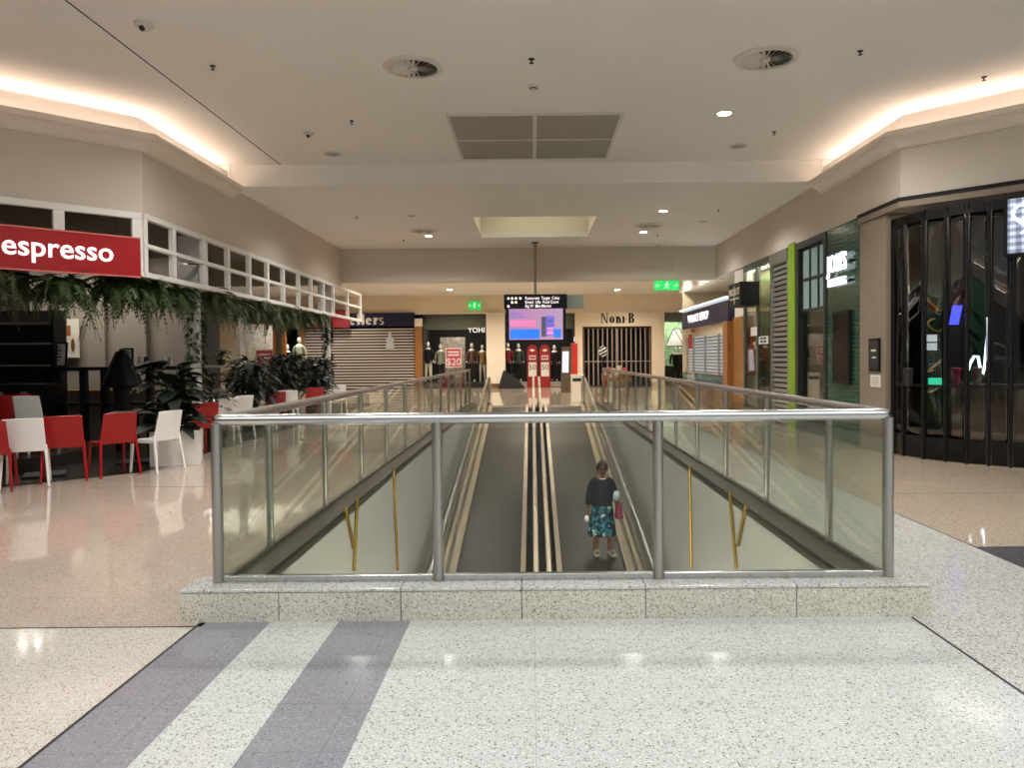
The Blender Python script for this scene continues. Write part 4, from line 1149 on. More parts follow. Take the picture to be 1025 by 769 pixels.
# shelf unit with small plants behind the planter
sx, sy = at(208, 380, 16.2).x, 16.2
t = thing('plant_shelf', 'pale two-tier shelf with small plants at the back of the cafe', 'shelf', (sx, sy, Zf))
for z in (.82, 1.34): MB().box(-.75,.75,-.16,.16,z,z+.05).build('shelf_board', M['pot_white'], t, bevel=.004)
for x in (-.72,.72):
    MB().box(x-.04,x+.04,-.15,.15,0,2.5).build('upright', M['pot_white'], t, bevel=.004)
for i, (dx, z, lab) in enumerate(((-.35,.87,'small round plant at the open end of the lower cafe shelf'),(.05,.87,'small plant in the middle of the lower shelf at the back of the cafe'),(.45,.87,'small plant on the lower shelf beside the pale pillar at the back'),
                                  (.30,1.39,'small green plant on the upper shelf at the back of the cafe'),(-.4,1.39,'low plant on the upper shelf nearest the grey wall'))):
    bush('potted_plant', lab, sx+dx, sy, Zf+z, .36, .2, 40, .035, .16, 'leaf', 'pot', 70+i, 'small plants on the pale shelf', ph=.12, pr=.085)
p = at(197, 420, 13.2); bush('potted_plant', 'leafy plant low behind the half hidden red chair', p.x+.25, 13.4, Zf, .95, .35, 70, .05, .22, 'leaf_dark', 'pot', 81, ph=.4, pr=.2)

# ------------------------------------------------------------------ black bar counter, kitchen shelves
CY_ = 13.2
def cx(px, D=CY_): return at(px, 380, D).x
t = thing('bar_counter', 'black framed bar counter with long top in front of the grey cafe wall', 'counter', (cx(110), CY_, Zf))
x0, x1 = cx(38)-cx(110), cx(186)-cx(110)
MB().box(x0, x1, -.2, .2, 1.34, 1.40).build('counter_top', M['black'], t, bevel=.004)
MB().box(x0, x1*.75, -.18, .18, .74, .78).build('rail', M['black'], t, bevel=.004)
for px in (42, 59, 84, 105, 128, 150, 184):
    x = cx(px)-cx(110); MB().box(x-.05, x+.05, -.06, .06, 0, 1.34).build('post', M['black'], t, bevel=.004)
t = thing('wooden_counter', 'timber topped service counter low behind the black bar posts', 'counter', (cx(112,13.9), 13.9, Zf))
MB().box(-.75,.75,-.22,.22,.92,.98).build('counter_top', M['wood'], t, bevel=.006); MB().box(-.7,.7,-.18,.18,0,.92).build('body', M['grey_panel'], t, bevel=.006)
for i, (px, w, h, mt, lab) in enumerate(((108,.10,.2,'paper','pale paper cup stack on the timber counter, nearer the picture edge'),(122,.09,.2,'paper','pale box on the timber counter beside the dark draped machine'),(116,.08,.16,'poster_red','small red packet on the timber counter'))):
    p = at(px, 388, 13.85)
    o = MB().lathe([(w*.4,0),(w*.5,h*.5),(w*.55,h),(w*.5,h),(.005,h*.9)], seg=14).build('cup_stack' if i != 2 else 'packet', M[mt], smooth=True, label=lab, cat='cup' if i != 2 else 'packet'); o.location = (p.x, 13.8, Zf+.98)
t = thing('draped_machine', 'tall machine under a black pointed cover in front of the bar counter', 'covered machine', (cx(123, 12.7), 12.65, Zf))
MB().box(-.09,.09,-.09,.09,0,1.12).build('trolley', M['black'], t, bevel=.01)
def drape(u, v):
    a = 2*PI*u; k = (.04 + .29*v**.8)*(1+.09*math.sin(5*a)*v+.12*math.sin(3*a)*v*(1-v)*3); return Vector((math.cos(a)*k, math.sin(a)*k*.6, 1.06+.64*(1-v)))
MB().sheet(drape, 30, 10, .01).build('cover', M['black'], t, smooth='all')
def frame_sign(px, py0, py1, w, D, label, mt, z=None, lean=0):
    a = at(px, py1, D); b = at(px, py0, D); h = b.z-a.z
    t = thing('menu_board', label, 'sign', (a.x, D, a.z if z is None else z), 0); t.rotation_euler = (-lean, 0, 0)
    MB().box(-w/2, w/2, -.012, .012, 0, h).build('frame', M['black'], t, bevel=.004)
    MB().box(-w/2+.03, w/2-.03, -.016, -.011, .03, h-.03).build('sheet', M[mt], t)
    m = MB()
    for k in range(5):
        zz = h*(.25+.13*k); m.box(-w*.3, w*(.1+.05*(k*2 % 4)), -.018, -.015, zz, zz+.025)
    m.build('lines', M['charcoal'], t)
frame_sign(58, 341, 366, .3, 13.2, 'framed menu board leaning on the black bar counter', 'paper', Zf+1.40, .12)
frame_sign(128, 345, 363, .2, 13.35, 'small framed notice behind the draped black machine', 'paper', Zf+1.41)
p = at(68, 340, 14.66)
t = thing('wall_poster', 'poster with brown and white picture on the grey cafe wall', 'poster', (p.x, 14.66, p.z-.35))
MB().box(-.22,.22,-.008,.012,0,.75).build('sheet', M['paper'], t)
m = MB(); m.ball((.08,-.008,.28), .13,.006,.2,16,10); m.build('picture', M['cloth_cream'], t, smooth='all'); MB().box(-.16,.06,-.012,-.008,.42,.62).build('picture', M['wood'], t); MB().ball((.1,-.012,.24),.04,.006,.13).build('picture', M['wood_dark'], t)
for i, (px, lab) in enumerate(((140,'small jar on the bar counter beside the draped machine'),(147,'small dark jar on the bar counter, second from the draped machine'),(164,'pale jar on the bar counter before the last grey pillar'),(170,'jar on the bar counter nearest the last grey pillar'))):
    o = MB().lathe([(.04,0),(.045,.1),(.045,.13),(.035,.15),(.035,.17),(.002,.17)], seg=12).build('jar', M[('paper','charcoal','paper','pot_white')[i]], smooth=True, label=lab, cat='jar', group='jars on the bar counter')
    o.location = (cx(px), 13.2, Zf+1.40)
t = thing('kitchen_shelving', 'dark kitchen shelves with thin pale edges at the picture edge', 'shelving', (at(17,350,13.3).x, 13.3, Zf))
for z in (1.0, 1.42, 1.80, 2.15): MB().box(-.75,.75,-.18,.18,z,z+.03).build('shelf_board', M['grey_panel'], t)
for x in (-.73,.73): MB().box(x-.03,x+.03,-.18,.18,0,2.4).build('upright', M['black'], t)
MB().box(-.7,.7,.15,.18,0,2.4).build('back_panel', M['dark_room'], t)
t = thing('kitchen_cabinet', 'black cabinet below the kitchen shelves of the cafe', 'cabinet', (at(14,400,12.9).x, 12.9, Zf))
MB().box(-.9,.7,-.2,.15,0,1.1).build('body', M['black'], t, bevel=.006); MB().box(-.9,.7,-.22,.16,1.1,1.13).build('top', M['charcoal'], t, bevel=.004)
for x in (-.5,-.1,.3): MB().box(x-.06,x+.06,-.205,-.2,.55,1.0).build('door_panel', M['grey_panel'], t)
# ------------------------------------------------------------------ black folding shutter on the angled front
PTH = [(5.40,11.5),(5.46,10.85),(5.78,10.28),(9.4,6.66)]
def on_path(px):
    s = ray(px, 400); s = s.x/s.y
    for (xa,ya),(xb,yb) in zip(PTH, PTH[1:]):
        den = (xb-xa) - s*(yb-ya)
        if abs(den) < 1e-9: continue
        q = (s*ya - xa)/den
        if -.001 <= q <= 1.001: return Vector((xa+(xb-xa)*q, ya+(yb-ya)*q))
t = thing('folding_shutter', 'black folding shutter of tall clear panels on the angled shopfront', 'shutter', (RW, 10.95, 0))
pts = [Vector((5.42,11.36))] + [on_path(p) for p in (893.5,905,925,947,968,990,1012)]
d = Vector((1,-1)).normalized()
for k in range(9): pts.append(pts[-1] + d*.27)
O = Vector((RW, 10.95))
def V3(p, z): return (p.x-O.x, p.y-O.y, z)
for i, p in enumerate(pts):
    q = pts[min(i+1,len(pts)-1)] - pts[max(i-1,0)]; q = q.normalized(); nrm = Vector((-q.y, q.x))
    MB().obox(V3(p,1.76), (q.x*.02,q.y*.02,0), (nrm.x*.03,nrm.y*.03,0), (0,0,1.75)).build('post', M['black'], t, bevel=.006)
for a, b in zip(pts, pts[1:]):
    q = (b-a); l = q.length; q = q.normalized(); nrm = Vector((-q.y,q.x)); c_ = (a+b)/2
    def pb(name, z0, z1, th, mat): MB().obox(V3(c_,(z0+z1)/2), tuple(q*(l/2-.03))+(0,), tuple(nrm*th)+(0,), (0,0,(z1-z0)/2)).build(name, mat, t)
    ph = random.Random(int(a.x*1000)).uniform(0, 6)
    def wav(u, v, a=a, q=q, l=l, nrm=nrm, ph=ph):
        p_ = a + q*(.03+(l-.06)*u); o_ = .007*math.sin(5.2*v*PI/2+ph+1.4*u) + .004*math.sin(11*v+2*ph) + .004*math.sin(3.1*u+ph)
        return Vector(V3(p_ + nrm*o_, .34+3.04*v))
    MB().sheet(wav, 6, 26, .004).build('clear_panel', M['shutter_glass'], t, smooth='all')
    pb('kick_plate', .02, .34, .012, M['black_gloss']); pb('top_plate', 3.38, 3.51, .012, M['black']); pb('mid_rail', 1.04, 1.07, .012, M['black'])
# sign box with pale checks
p = on_path(1006) + Vector((-.08,-.08)); q = d; 
t = thing('light_box_sign', 'lit checked sign box with a white curled letter hanging by the folding shutter', 'sign', (p.x, p.y, 2.78))
zt = .69
MB().hexa([(0,0,-.04),(d.x*1.1,d.y*1.1,-.04),(d.x*1.1+.12,d.y*1.1+.12,-.04),(.12,.12,-.04)],[(0,0,zt+.04),(d.x*1.1,d.y*1.1,zt+.04),(d.x*1.1+.12,d.y*1.1+.12,zt+.04),(.12,.12,zt+.04)]).build('box', M['black'], t, bevel=.01)
n_ = Vector((-1,-1)).normalized()*.006
MB().hexa([(d.x*.05+n_.x*2,d.y*.05+n_.y*2,0),(d.x*1.05+n_.x*2,d.y*1.05+n_.y*2,0),(d.x*1.05,d.y*1.05,0),(d.x*.05,d.y*.05,0)],
          [(d.x*.05+n_.x*2,d.y*.05+n_.y*2,zt),(d.x*1.05+n_.x*2,d.y*1.05+n_.y*2,zt),(d.x*1.05,d.y*1.05,zt),(d.x*.05,d.y*.05,zt)]).build('face', M['gingham'], t)
def S2(s, z): return (d.x*s+n_.x*3.5, d.y*s+n_.y*3.5, z)
m = MB()
m.tube([S2(.21+.10*math.cos(a), .50+.10*math.sin(a)) for a in [math.radians(x) for x in range(-60, -420, -24)]] + [S2(.33,.56)], [.042]*16, 8, squash=.4)
m.tube([S2(.16,.40),S2(.21,.36),S2(.29,.36),S2(.34,.42),S2(.36,.52),S2(.34,.6),S2(.28,.64),S2(.22,.635)], .03, 8, squash=.4)
m.tube([S2(.20,.24),S2(.25,.27),S2(.31,.25),S2(.36,.2)], .03, 8, squash=.4); m.tube([S2(.27,.2),S2(.34,.21)], .025, 8, squash=.4)
m.build('lettering', M['sign_white'], t, smooth='all')
# things in the dark store
def deep(px, py, D): return at(px, py, D)
t = thing('shop_counter', 'tiled counter behind the black folding shutter', 'counter', (7.55, 10.5, 0), -PI/4)
MB().box(-1.5,1.9,-.3,.3,0,1.0).build('body', M['grille'], t, bevel=.005); MB().box(-1.55,1.95,-.35,.35,1.0,1.05).build('counter_top', M['charcoal'], t, bevel=.005)
MB().box(-1.5,1.9,-.31,-.3,.12,.9).build('tile_front', paint('counter_tiles', (150,136,122), .3, .15, 9), t)
def wallart(px0,py0,px1,py1,D,label,mt,name='wall_panel'):
    a = at(px0,py0,D); b = at(px1,py1,D)
    t = thing(name, label, 'panel', ((a.x+b.x)/2, D, b.z)); w = (b.x-a.x)/2; h = a.z-b.z
    MB().box(-w,w,0,.05,0,h).build('board', M[mt], t, bevel=.003)
    return t, w, h
t, w, h = wallart(922,285,947,430,12.2,'dark green wall panel with gold pattern in the dark shop, beside the blue glow','green_panel')
m = MB()
for k in range(5): m.tube([(w*.5*math.sin(a*1.3+k), -.012, h*(.3+.14*k)+.1*math.cos(a)) for a in [x*.5 for x in range(9)]], .018, 6)
m.build('gold_pattern', paint('gold_pattern', (150,120,60), .4), t)
t, w, h = wallart(966,280,992,400,12.2,'dark green wall panel with leaf pattern in the dark shop, next to the bright curved tube','green_panel')
m = MB()
for k in range(6): leaf_sheet(m, (w*(-.5+.2*k),-.02,h*(.1+.13*k)), (math.cos(k),0,1), .4, .05, .1)
m.build('leaf_pattern', M['leaf'], t)
a = at(948,304,11.9); b = at(964,327,11.9)
t = thing('blue_screen', 'glowing blue screen high in the dark shop behind the folding shutter', 'screen', ((a.x+b.x)/2, 11.9, b.z)); w = (b.x-a.x)/2
MB().box(-w,w,0,.06,0,a.z-b.z).build('housing', M['black'], t, bevel=.004); MB().hexa([(-w*.8,-.008,.03),(w*.4,-.008,.03),(w*.4,-.001,.03),(-w*.8,-.001,.03)],[(-w*.3,-.008,a.z-b.z-.03),(w*.9,-.008,a.z-b.z-.03),(w*.9,-.001,a.z-b.z-.03),(-w*.3,-.001,a.z-b.z-.03)]).build('display', M['neon_blue'], t)
P = [at(x, y, 11.6) for x, y in ((989,318),(988,340),(986,365),(984,374),(981,368),(979,357),(975,357),(971,364),(968,374))]
MB().tube(P, .022, 8).build('neon_tube', M['neon_white'], smooth=True, label='white curved neon tube glowing in the dark shop', cat='neon light')
t = thing('menu_screen', 'four small pale lit menu panes low in the dark shop', 'screen', at(931,352,11.7))
for i in range(2):
    for k in range(2): MB().box(-.1+.11*i, 0+.11*i, 0, .03, .02+.13*k, .13+.13*k).build('pane', M['window_glow'], t)
MB().box(-.12,.14,.03,.06,0,.3).build('housing', M['black'], t)
p = at(908,362,11.3); o = MB().lathe([(.13,0),(.13,.1),(.09,.11),(.09,.19),(.05,.2),(.04,.27),(.002,.29)], seg=16).build('cake_stand', M['paper'], smooth=True, label='white tiered shape on the counter near the stone pillar side', cat='cake stand'); o.location = p
a = at(936,418,11.0); o = MB().box(-.09,.09,-.03,.03,0,.10).build('till_display', M['neon_green'], bevel=.008, label='small green glowing till display on the dark counter', cat='display'); o.location = (a.x, a.y, 1.05)
for i, (px, lab) in enumerate(((909,'dark cup stack on the shop counter nearest the stone pillar'),(957,'pinkish cup stack on the shop counter below the blue screen'),(978,'dark cup stack on the shop counter below the curved tube'))):
    p = at(px, 410, 10.9); o = MB().lathe([(.05,0),(.06,.2),(.065,.2),(.066,.24),(.04,.25),(.002,.25)], seg=14).build('cup_stack', M[('charcoal','pink','grey_panel')[i]], smooth=True, label=lab, cat='cup', group='cup stacks on the shop counter'); o.location = (p.x, p.y, 1.05)
# poster and paper sheet on the stone pillar
def on_wall(px, py, x=RW-.012): return on_x(px, py, x)
a = on_wall(870.5,339); b = on_wall(881,372)
t = thing('notice_poster', 'black framed poster on the stone pillar beside the folding shutter', 'poster', (RW-.001, (a.y+b.y)/2, b.z)); w = abs(a.y-b.y)/2; h = a.z-b.z
MB().box(-.03,0,-w,w,0,h).build('frame', M['black'], t, bevel=.004); MB().box(-.034,-.029,-w+.03,w-.03,.04,h-.04).build('sheet', M['charcoal'], t)
m = MB(); m.box(-.038,-.033,-w*.5,w*.4,h*.6,h*.66); m.box(-.038,-.033,-w*.5,w*.2,h*.4,h*.44); m.build('print', M['paper'], t)
a = on_wall(871,375); b = on_wall(881,388)
t = thing('paper_notice', 'white paper notice taped below the black poster', 'notice', (RW-.002, (a.y+b.y)/2, b.z)); w = abs(a.y-b.y)/2; h = a.z-b.z
MB().box(-.006,0,-w,w,0,h).build('sheet', M['paper'], t); m = MB()
for k in range(4): m.box(-.008,-.006,-w*.7,w*.6,h*(.2+.17*k),h*(.23+.17*k))
m.build('print', M['charcoal'], t)
# lit sign on the green tiles
t = thing('lit_shop_sign', 'glowing white two line sign on the dark green tiled wall', 'sign', (RW, 13.1, 2.99))
me_ = text_mesh("JOSI'S", .42, .02, .004, 'CENTER', 1.0, .78); me_.transform(Matrix(((0,0,-1,-.05),(-1,0,0,.0),(0,1,0,.08),(0,0,0,1)))); add_mesh('lettering', me_, M['sign_white'], t, smooth=False)
me_ = text_mesh("BURGERS", .19, .02, .002, 'CENTER', 1.0, .95); me_.transform(Matrix(((0,0,-1,-.05),(-1,0,0,.0),(0,1,0,-.24),(0,0,0,1)))); add_mesh('lettering', me_, M['sign_white'], t, smooth=False)
MB().box(-.03,.02,-.5,.5,.06,.1).build('mounting_bar', M['black'], t); MB().box(-.03,.02,-.45,.45,-.26,-.22).build('mounting_bar', M['black'], t)
t = thing('menu_display', 'dark framed menu display on the green tiled wall', 'display', (RW+.02, 13.0, 1.0))
MB().box(-.05,.0,-.36,.36,0,1.25).build('frame', M['black'], t, bevel=.006); MB().box(-.055,-.049,-.31,.31,.05,1.2).build('display', M['black_gloss'], t)
# window of the green shop
t = thing('shop_window', 'dark framed shop window with small panes above, beside the green tiles', 'window', (RW+.1, 14.5, 0))
MB().box(-.006,.006,-.64,.64,.36,2.35).build('glass_pane', M['shop_glass'], t)
for k in range(4): 
    y = -.65+.433*k; MB().box(-.03,.03,y-.02,y+.02,2.4,3.6).build('glazing_bar', M['charcoal'], t)
for z in (2.38,2.98,3.58): MB().box(-.03,.03,-.65,.65,z-.025,z+.025).build('glazing_bar', M['charcoal'], t)
pane = glow('frosted_pane', (120,140,136), .25)
for k in range(3):
    for z in (2.41,3.01): MB().box(-.005,.005,-.63+.433*k,-.24+.433*k,z,z+.54).build('upper_pane', pane, t)
t = thing('cafe_bench', 'timber bench seat seen inside the window of the green tiled shop', 'bench', (RW+1.0, 14.4, 0)); MB().box(-.3,.3,-.5,.5,.42,.48).build('seat', M['wood'], t, bevel=.01); MB().box(.24,.3,-.5,.5,.48,1.1).build('backrest', M['wood'], t, bevel=.01)
for y in (-.45,.45): MB().box(-.28,.28,y-.03,y+.03,0,.42).build('leg', M['wood_dark'], t)
o = MB().lathe([(.03,2.1),(.16,1.98),(.18,1.9),(.17,1.9),(.03,2.08)], seg=16).build('pendant_lamp', M['paper'], smooth=True, label='small pale pendant lamp inside the green tiled shop window', cat='lamp'); o.location = (RW+.9, 14.2, -.1)
# silver roller shutter
def slats(t, ax, u0, u1, z0, z1, pitch, mat, fill=.72, dpt=.03, back=None, face='x', name='curtain'):
    m = MB(); z = z0
    while z < z1-.001:
        e = min(z+pitch*fill, z1)
        if face == 'x': m.box(ax-dpt/2, ax+dpt/2, u0, u1, z, e)
        else: m.box(u0, u1, ax-dpt/2, ax+dpt/2, z, e)
        z += pitch
    return m.build(name, mat, t)
t = thing('roller_shutter', 'silver slatted roller shutter beside the lime green pillar', 'shutter', (RW+.06, 16.35, 0))
slats(t, 0, -.5, .5, .05, 3.5, .11, M['silver'], .62)
MB().box(.03,.05,-.52,.52,0,3.7).build('backing', M['charcoal'], t)
for y in (-.55,.55): MB().box(-.05,.06,y-.04,y+.04,0,3.73).build('guide_rail', M['silver'], t, bevel=.004)
MB().box(-.08,.1,-.58,.58,3.5,3.72).build('housing', M['silver'], t, bevel=.006)
# glazed front with posters
t = thing('glazed_shopfront', 'olive glazed shopfront below the black projecting sign box', 'shopfront', (RW+.05, 18.0, 0))
for y0_, y1_ in ((-1.05,-.02),(.02,1.05)): MB().box(-.006,.006,y0_,y1_,.2,3.6).build('glass_pane', M['shop_glass'], t)
for y in (-1.08,0,1.08): MB().box(-.04,.04,y-.03,y+.03,0,3.73).build('mullion', M['green_soft'], t, bevel=.004)
MB().box(-.04,.04,-1.08,1.08,0,.2).build('sill', M['green_soft'], t); MB().box(-.04,.04,-1.08,1.08,3.6,3.73).build('head_rail', M['green_soft'], t)
MB().box(.4,.42,-1.08,1.48,.2,3.6).build('display_back', paint('olive_back', (160,158,108), .7, .05), t)
def wallcard(px0,py0,px1,py1,label,mt,mark=None,x=RW+.0,cat='poster'):
    a = on_x(px0,py0,x); b = on_x(px1,py1,x); y0_,y1_ = sorted((a.y,b.y)); z0,z1 = sorted((a.z,b.z))
    t = thing('poster', label, cat, (x, (y0_+y1_)/2, z0)); w=(y1_-y0_)/2; h=z1-z0
    MB().box(-.012,0,-w,w,0,h).build('sheet', M[mt], t, bevel=.002)
    if mark: 
        m = MB()
        for k in range(2):
            for q in range(2): m.box(-.016,-.012,(-.7+.75*k)*w,(-.1+.75*k)*w,h*(.15+.42*q),h*(.45+.42*q))
        m.build('print', M[mark], t)
wallcard(760,337,769,344,'white notice with dark squares on the olive glazing near the roller shutter','paper','charcoal')
wallcard(752,328,758,336,'small plain pale notice high on the olive glazing','paper')
p = on_x(754,385,RW+.2)
t = thing('bottle_display', 'orange bottle shaped display standing in the olive shop window', 'display', (RW+.2, p.y, .0))
MB().box(-.12,.14,-.2,.2,0,1.0).build('stand', M['cloth_cream'], t, bevel=.01)
MB().lathe([(.1,1.0),(.15,1.06),(.15,1.45),(.13,1.6),(.09,1.8),(.075,2.0),(.08,2.08),(.001,2.1)], seg=20).build('bottle', M['orange'], t, smooth=True)
# projecting black sign
t = thing('projecting_sign', 'black projecting box sign with pale lettering above the olive shopfront', 'sign', (RW-.42, 18.3, 2.68))
a = on_x(741,292,4.95); 
MB().box(0,.45,-.5,.55,0,.56).build('box', M['black'], t, bevel=.01)
for s_, z, sz in (('MUD', .36, .2), ('SALON', .14, .15)): pass
text('lettering', 'PRO LOT', paint('cream_print', (214,204,186), .5), t, (-.008, .02, .34), '-x', size=.23, extrude=.004, bold=.003)
MB().box(-.008,.0,-.36,.4,.17,.2).build('underline', paint('cream_print', (214,204,186), .5), t); MB().box(-.008,.0,-.0,.04,.06,.5).build('underline', paint('cream_print', (214,204,186), .5), t)

# ------------------------------------------------------------------ corner jeweller kiosk shop
t = thing('jeweller_shopfront', 'jeweller shopfront with navy lit sign, slatted grille and brown timber base', 'shopfront', (RW, 23.0, 0))
MB().box(-.12,.3,-2.95,3.3,2.42,2.98).build('sign_board', M['navy'], t, bevel=.01)
MB().box(-.2,.3,-2.95,3.3,3.02,3.08).build('lit_ledge', M['window_glow'], t, bevel=.01)
text('lettering', 'WALLACE BISHOP', M['text_white'], t, (-.13, .75, 2.70), '-x', size=.36, extrude=.008, bold=-.004, spacing=1.12, scale_x=.9)
MB().box(-.02,.3,-2.9,3.3,2.12,2.42).build('header', M['fascia'], t)
slats(t, .02, -2.4, 3.2, .98, 2.12, .095, M['silver'], .62, name='grille')
MB().box(.10,.12,-2.4,3.2,.95,2.12).build('backlit_display', M['window_glow'], t)
for y in (-1.4,.3,2.0): MB().box(-.02,.04,y-.04,y+.04,.95,2.12).build('mullion', M['silver'], t)
MB().box(-.14,.3,-2.6,3.3,.0,.62).build('timber_base', M['wood_dark'], t, bevel=.008); MB().box(-.18,.3,-2.6,3.3,.62,.70).build('timber_ledge', M['wood'], t, bevel=.008)
MB().box(-.16,.3,-2.98,-2.5,0,2.42).build('timber_pier', M['wood'], t, bevel=.01)
m = MB(); rnd = random.Random(9)
for k in range(26):
    y = -2.3+5.4*k/25; m.obox((-.04, y, .80), (.07,0,.03), (0,.08,0), (0,0,.015+.05*rnd.random()))
m.build('jewellery_trays', paint('tray_blue', (110,170,190), .3, .5, 8), t)
MB().box(-.16,.0,-2.5,3.3,.70,.97).build('glass_case', M['shop_glass'], t)
a = on_x(697,322,RW-.2)
t = thing('hanging_banner', 'small red banner hanging in front of the slatted jeweller grille', 'banner', (RW-.2, 24.5, 1.75)); MB().box(-.01,.01,-.25,.25,0,.42).build('sheet', M['poster_red'], t, bevel=.003); MB().box(-.012,.012,-.27,.27,.42,.44).build('rod', M['charcoal'], t); MB().box(-.01,.01,-.6,-.1,.5,.62).build('upper_sheet', M['maroon'], t)

# ------------------------------------------------------------------ far shop fronts
DF = YF
# louvred jeweller shutter
t = thing('roller_shutter', 'wide slatted roller shutter below the navy jeweller sign', 'shutter', (-8.6, DF-.02, 0))
slats(t, 0, -2.75, 2.70, .05, 3.02, .145, paint('louvre', (206,196,188), .45, .03), .42, .05, face='y')
MB().box(-2.8,2.75,.05,.09,0,3.02).build('backing', paint('shutter_shade', (58,44,44), .7, .1), t)
MB().box(2.74,3.1,-.1,.12,0,3.1).build('timber_jamb', M['wood'], t, bevel=.01); MB().box(-3.0,-2.75,-.1,.12,0,3.1).build('timber_jamb', M['wood'], t, bevel=.01)
MB().box(2.72,3.12,-.14,.12,3.1,3.5).build('cap_block', M['pillar'], t, bevel=.01)
r = rect(361, 313.5, 415, 326.5, DF-.15)
t = thing('shop_sign', 'navy jeweller sign with white serif lettering above the slatted shutter', 'sign', ((r[0]+r[1])/2, DF-.12, r[2]))
MB().box(-6.2, (r[1]-r[0])/2, -.08, .06, 0, r[3]-r[2]).build('board', M['navy'], t, bevel=.01)
def serif(m, s, x, z, h, mat=None, gap=.08):
    H = h; 
    def bar(x0,x1,z0,z1): m.box(x0, x1, -.02, 0, z0, z1)
    def ring(cx_, cz, rx, rz, tk, tn, a0=0, a1=2*PI):
        n = 20; P = []
        for k in range(n+1):
            a = a0+(a1-a0)*k/n; P.append(((cx_+rx*math.cos(a), cz+rz*math.sin(a)), (cx_+(rx-tk)*math.cos(a), cz+(rz-tn)*math.sin(a))))
        for (o0,i0),(o1,i1) in zip(P, P[1:]):
            m.hexa([(o0[0],-.02,o0[1]),(o1[0],-.02,o1[1]),(i1[0],-.02,i1[1]),(i0[0],-.02,i0[1])],[(o0[0],0,o0[1]),(o1[0],0,o1[1]),(i1[0],0,i1[1]),(i0[0],0,i0[1])])
    T = .24*h; t_ = .07*h; xh = .66*h
    for ch in s:
        if ch == 'N':
            bar(x+.06*h,x+.13*h,z,z+h); bar(x,x+.22*h,z,z+t_); bar(x,x+.2*h,z+h-t_,z+h); bar(x+.68*h,x+.75*h,z,z+h); bar(x+.6*h,x+.86*h,z+h-t_,z+h)
            m.hexa([(x+.04*h,-.02,z+h),(x+.24*h,-.02,z+h),(x+.75*h,-.02,z),(x+.62*h,-.02,z)],[(x+.04*h,0,z+h),(x+.24*h,0,z+h),(x+.75*h,0,z),(x+.62*h,0,z)]); x += .9*h
        elif ch == 'o': ring(x+.3*h, z+xh/2, .3*h, xh/2, T, t_); x += .66*h
        elif ch == 'e':
            ring(x+.28*h, z+xh/2, .28*h, xh/2, T, t_, .15, 5.7); bar(x+.08*h, x+.54*h, z+xh*.52, z+xh*.52+t_); x += .61*h
        elif ch == 'n':
            bar(x+.05*h,x+.05*h+T,z,z+xh); bar(x,x+.28*h,z,z+t_); bar(x,x+.1*h,z+xh-t_,z+xh); ring(x+.32*h, z+xh*.62, .22*h, xh*.38, T, t_, 0, PI); bar(x+.37*h,x+.37*h+T,z,z+xh*.64); bar(x+.32*h,x+.6*h,z,z+t_); x += .66*h
        elif ch == 'i' or ch == '1':
            bar(x+.05*h,x+.05*h+T,z,z+xh); bar(x,x+.28*h,z,z+t_); bar(x,x+.1*h,z+xh-t_,z+xh); x += .32*h
        elif ch == 'l':
            bar(x+.05*h,x+.05*h+T,z,z+h); bar(x,x+.28*h,z,z+t_); bar(x,x+.1*h,z+h-t_,z+h); x += .33*h
        elif ch == 'r':
            bar(x+.05*h,x+.05*h+T,z,z+xh); bar(x,x+.28*h,z,z+t_); bar(x,x+.1*h,z+xh-t_,z+xh); ring(x+.33*h, z+xh*.8, .13*h, .13*h, .1*h, .1*h); x += .5*h
        elif ch == 's':
            ring(x+.2*h, z+xh*.74, .2*h, xh*.26, .12*h, t_, .5, 4.7); ring(x+.2*h, z+xh*.27, .2*h, xh*.27, .12*h, t_, -2.6, 1.6); x += .46*h
        elif ch == 'w':
            for q in (0,.3): 
                m.hexa([(x+q*h,-.02,z+xh),(x+q*h+T,-.02,z+xh),(x+q*h+.22*h,-.02,z),(x+q*h+.14*h,-.02,z)],[(x+q*h,0,z+xh),(x+q*h+T,0,z+xh),(x+q*h+.22*h,0,z),(x+q*h+.14*h,0,z)])
                m.hexa([(x+q*h+.32*h,-.02,z+xh),(x+q*h+.38*h,-.02,z+xh),(x+q*h+.22*h,-.02,z),(x+q*h+.17*h,-.02,z)],[(x+q*h+.32*h,0,z+xh),(x+q*h+.38*h,0,z+xh),(x+q*h+.22*h,0,z),(x+q*h+.17*h,0,z)])
            x += .76*h
        elif ch == 'J': bar(x+.12*h,x+.12*h+T,z+.1*h,z+h); bar(x,x+.42*h,z+h-t_,z+h); ring(x+.1*h,z+.12*h,.19*h,.12*h,.1*h,t_,PI,2*PI); x += .46*h
        elif ch == '.': m.ball((x+.08*h,-.01,z+xh*.55), .09*h, .012, .06*h, 10, 6); x += .24*h
        elif ch == 'B':
            bar(x+.07*h,x+.07*h+T,z,z+h); bar(x,x+.4*h,z,z+t_); bar(x,x+.4*h,z+h-t_,z+h); bar(x+.2*h,x+.4*h,z+.5*h,z+.5*h+t_)
            ring(x+.38*h, z+.76*h, .26*h, .24*h, T, t_, -PI/2, PI/2); ring(x+.4*h, z+.265*h, .31*h, .265*h, T, t_, -PI/2, PI/2); x += .78*h
        x += gap*h
    return x
m = MB(); ref = MB(); wd = serif(ref, 'Jewellers', 0, 0, .54); end = at(385, 320, DF-.2).x
ce = (r[0]+r[1])/2
serif(m, 'Jewellers', end - wd + .03 - ce, .08, .54)
for i, q in enumerate(m.v): m.v[i] = (q[0], q[1]-.085, q[2])
m.build('lettering', M['paper'], t)
p = at(390, 349, DF-.1)
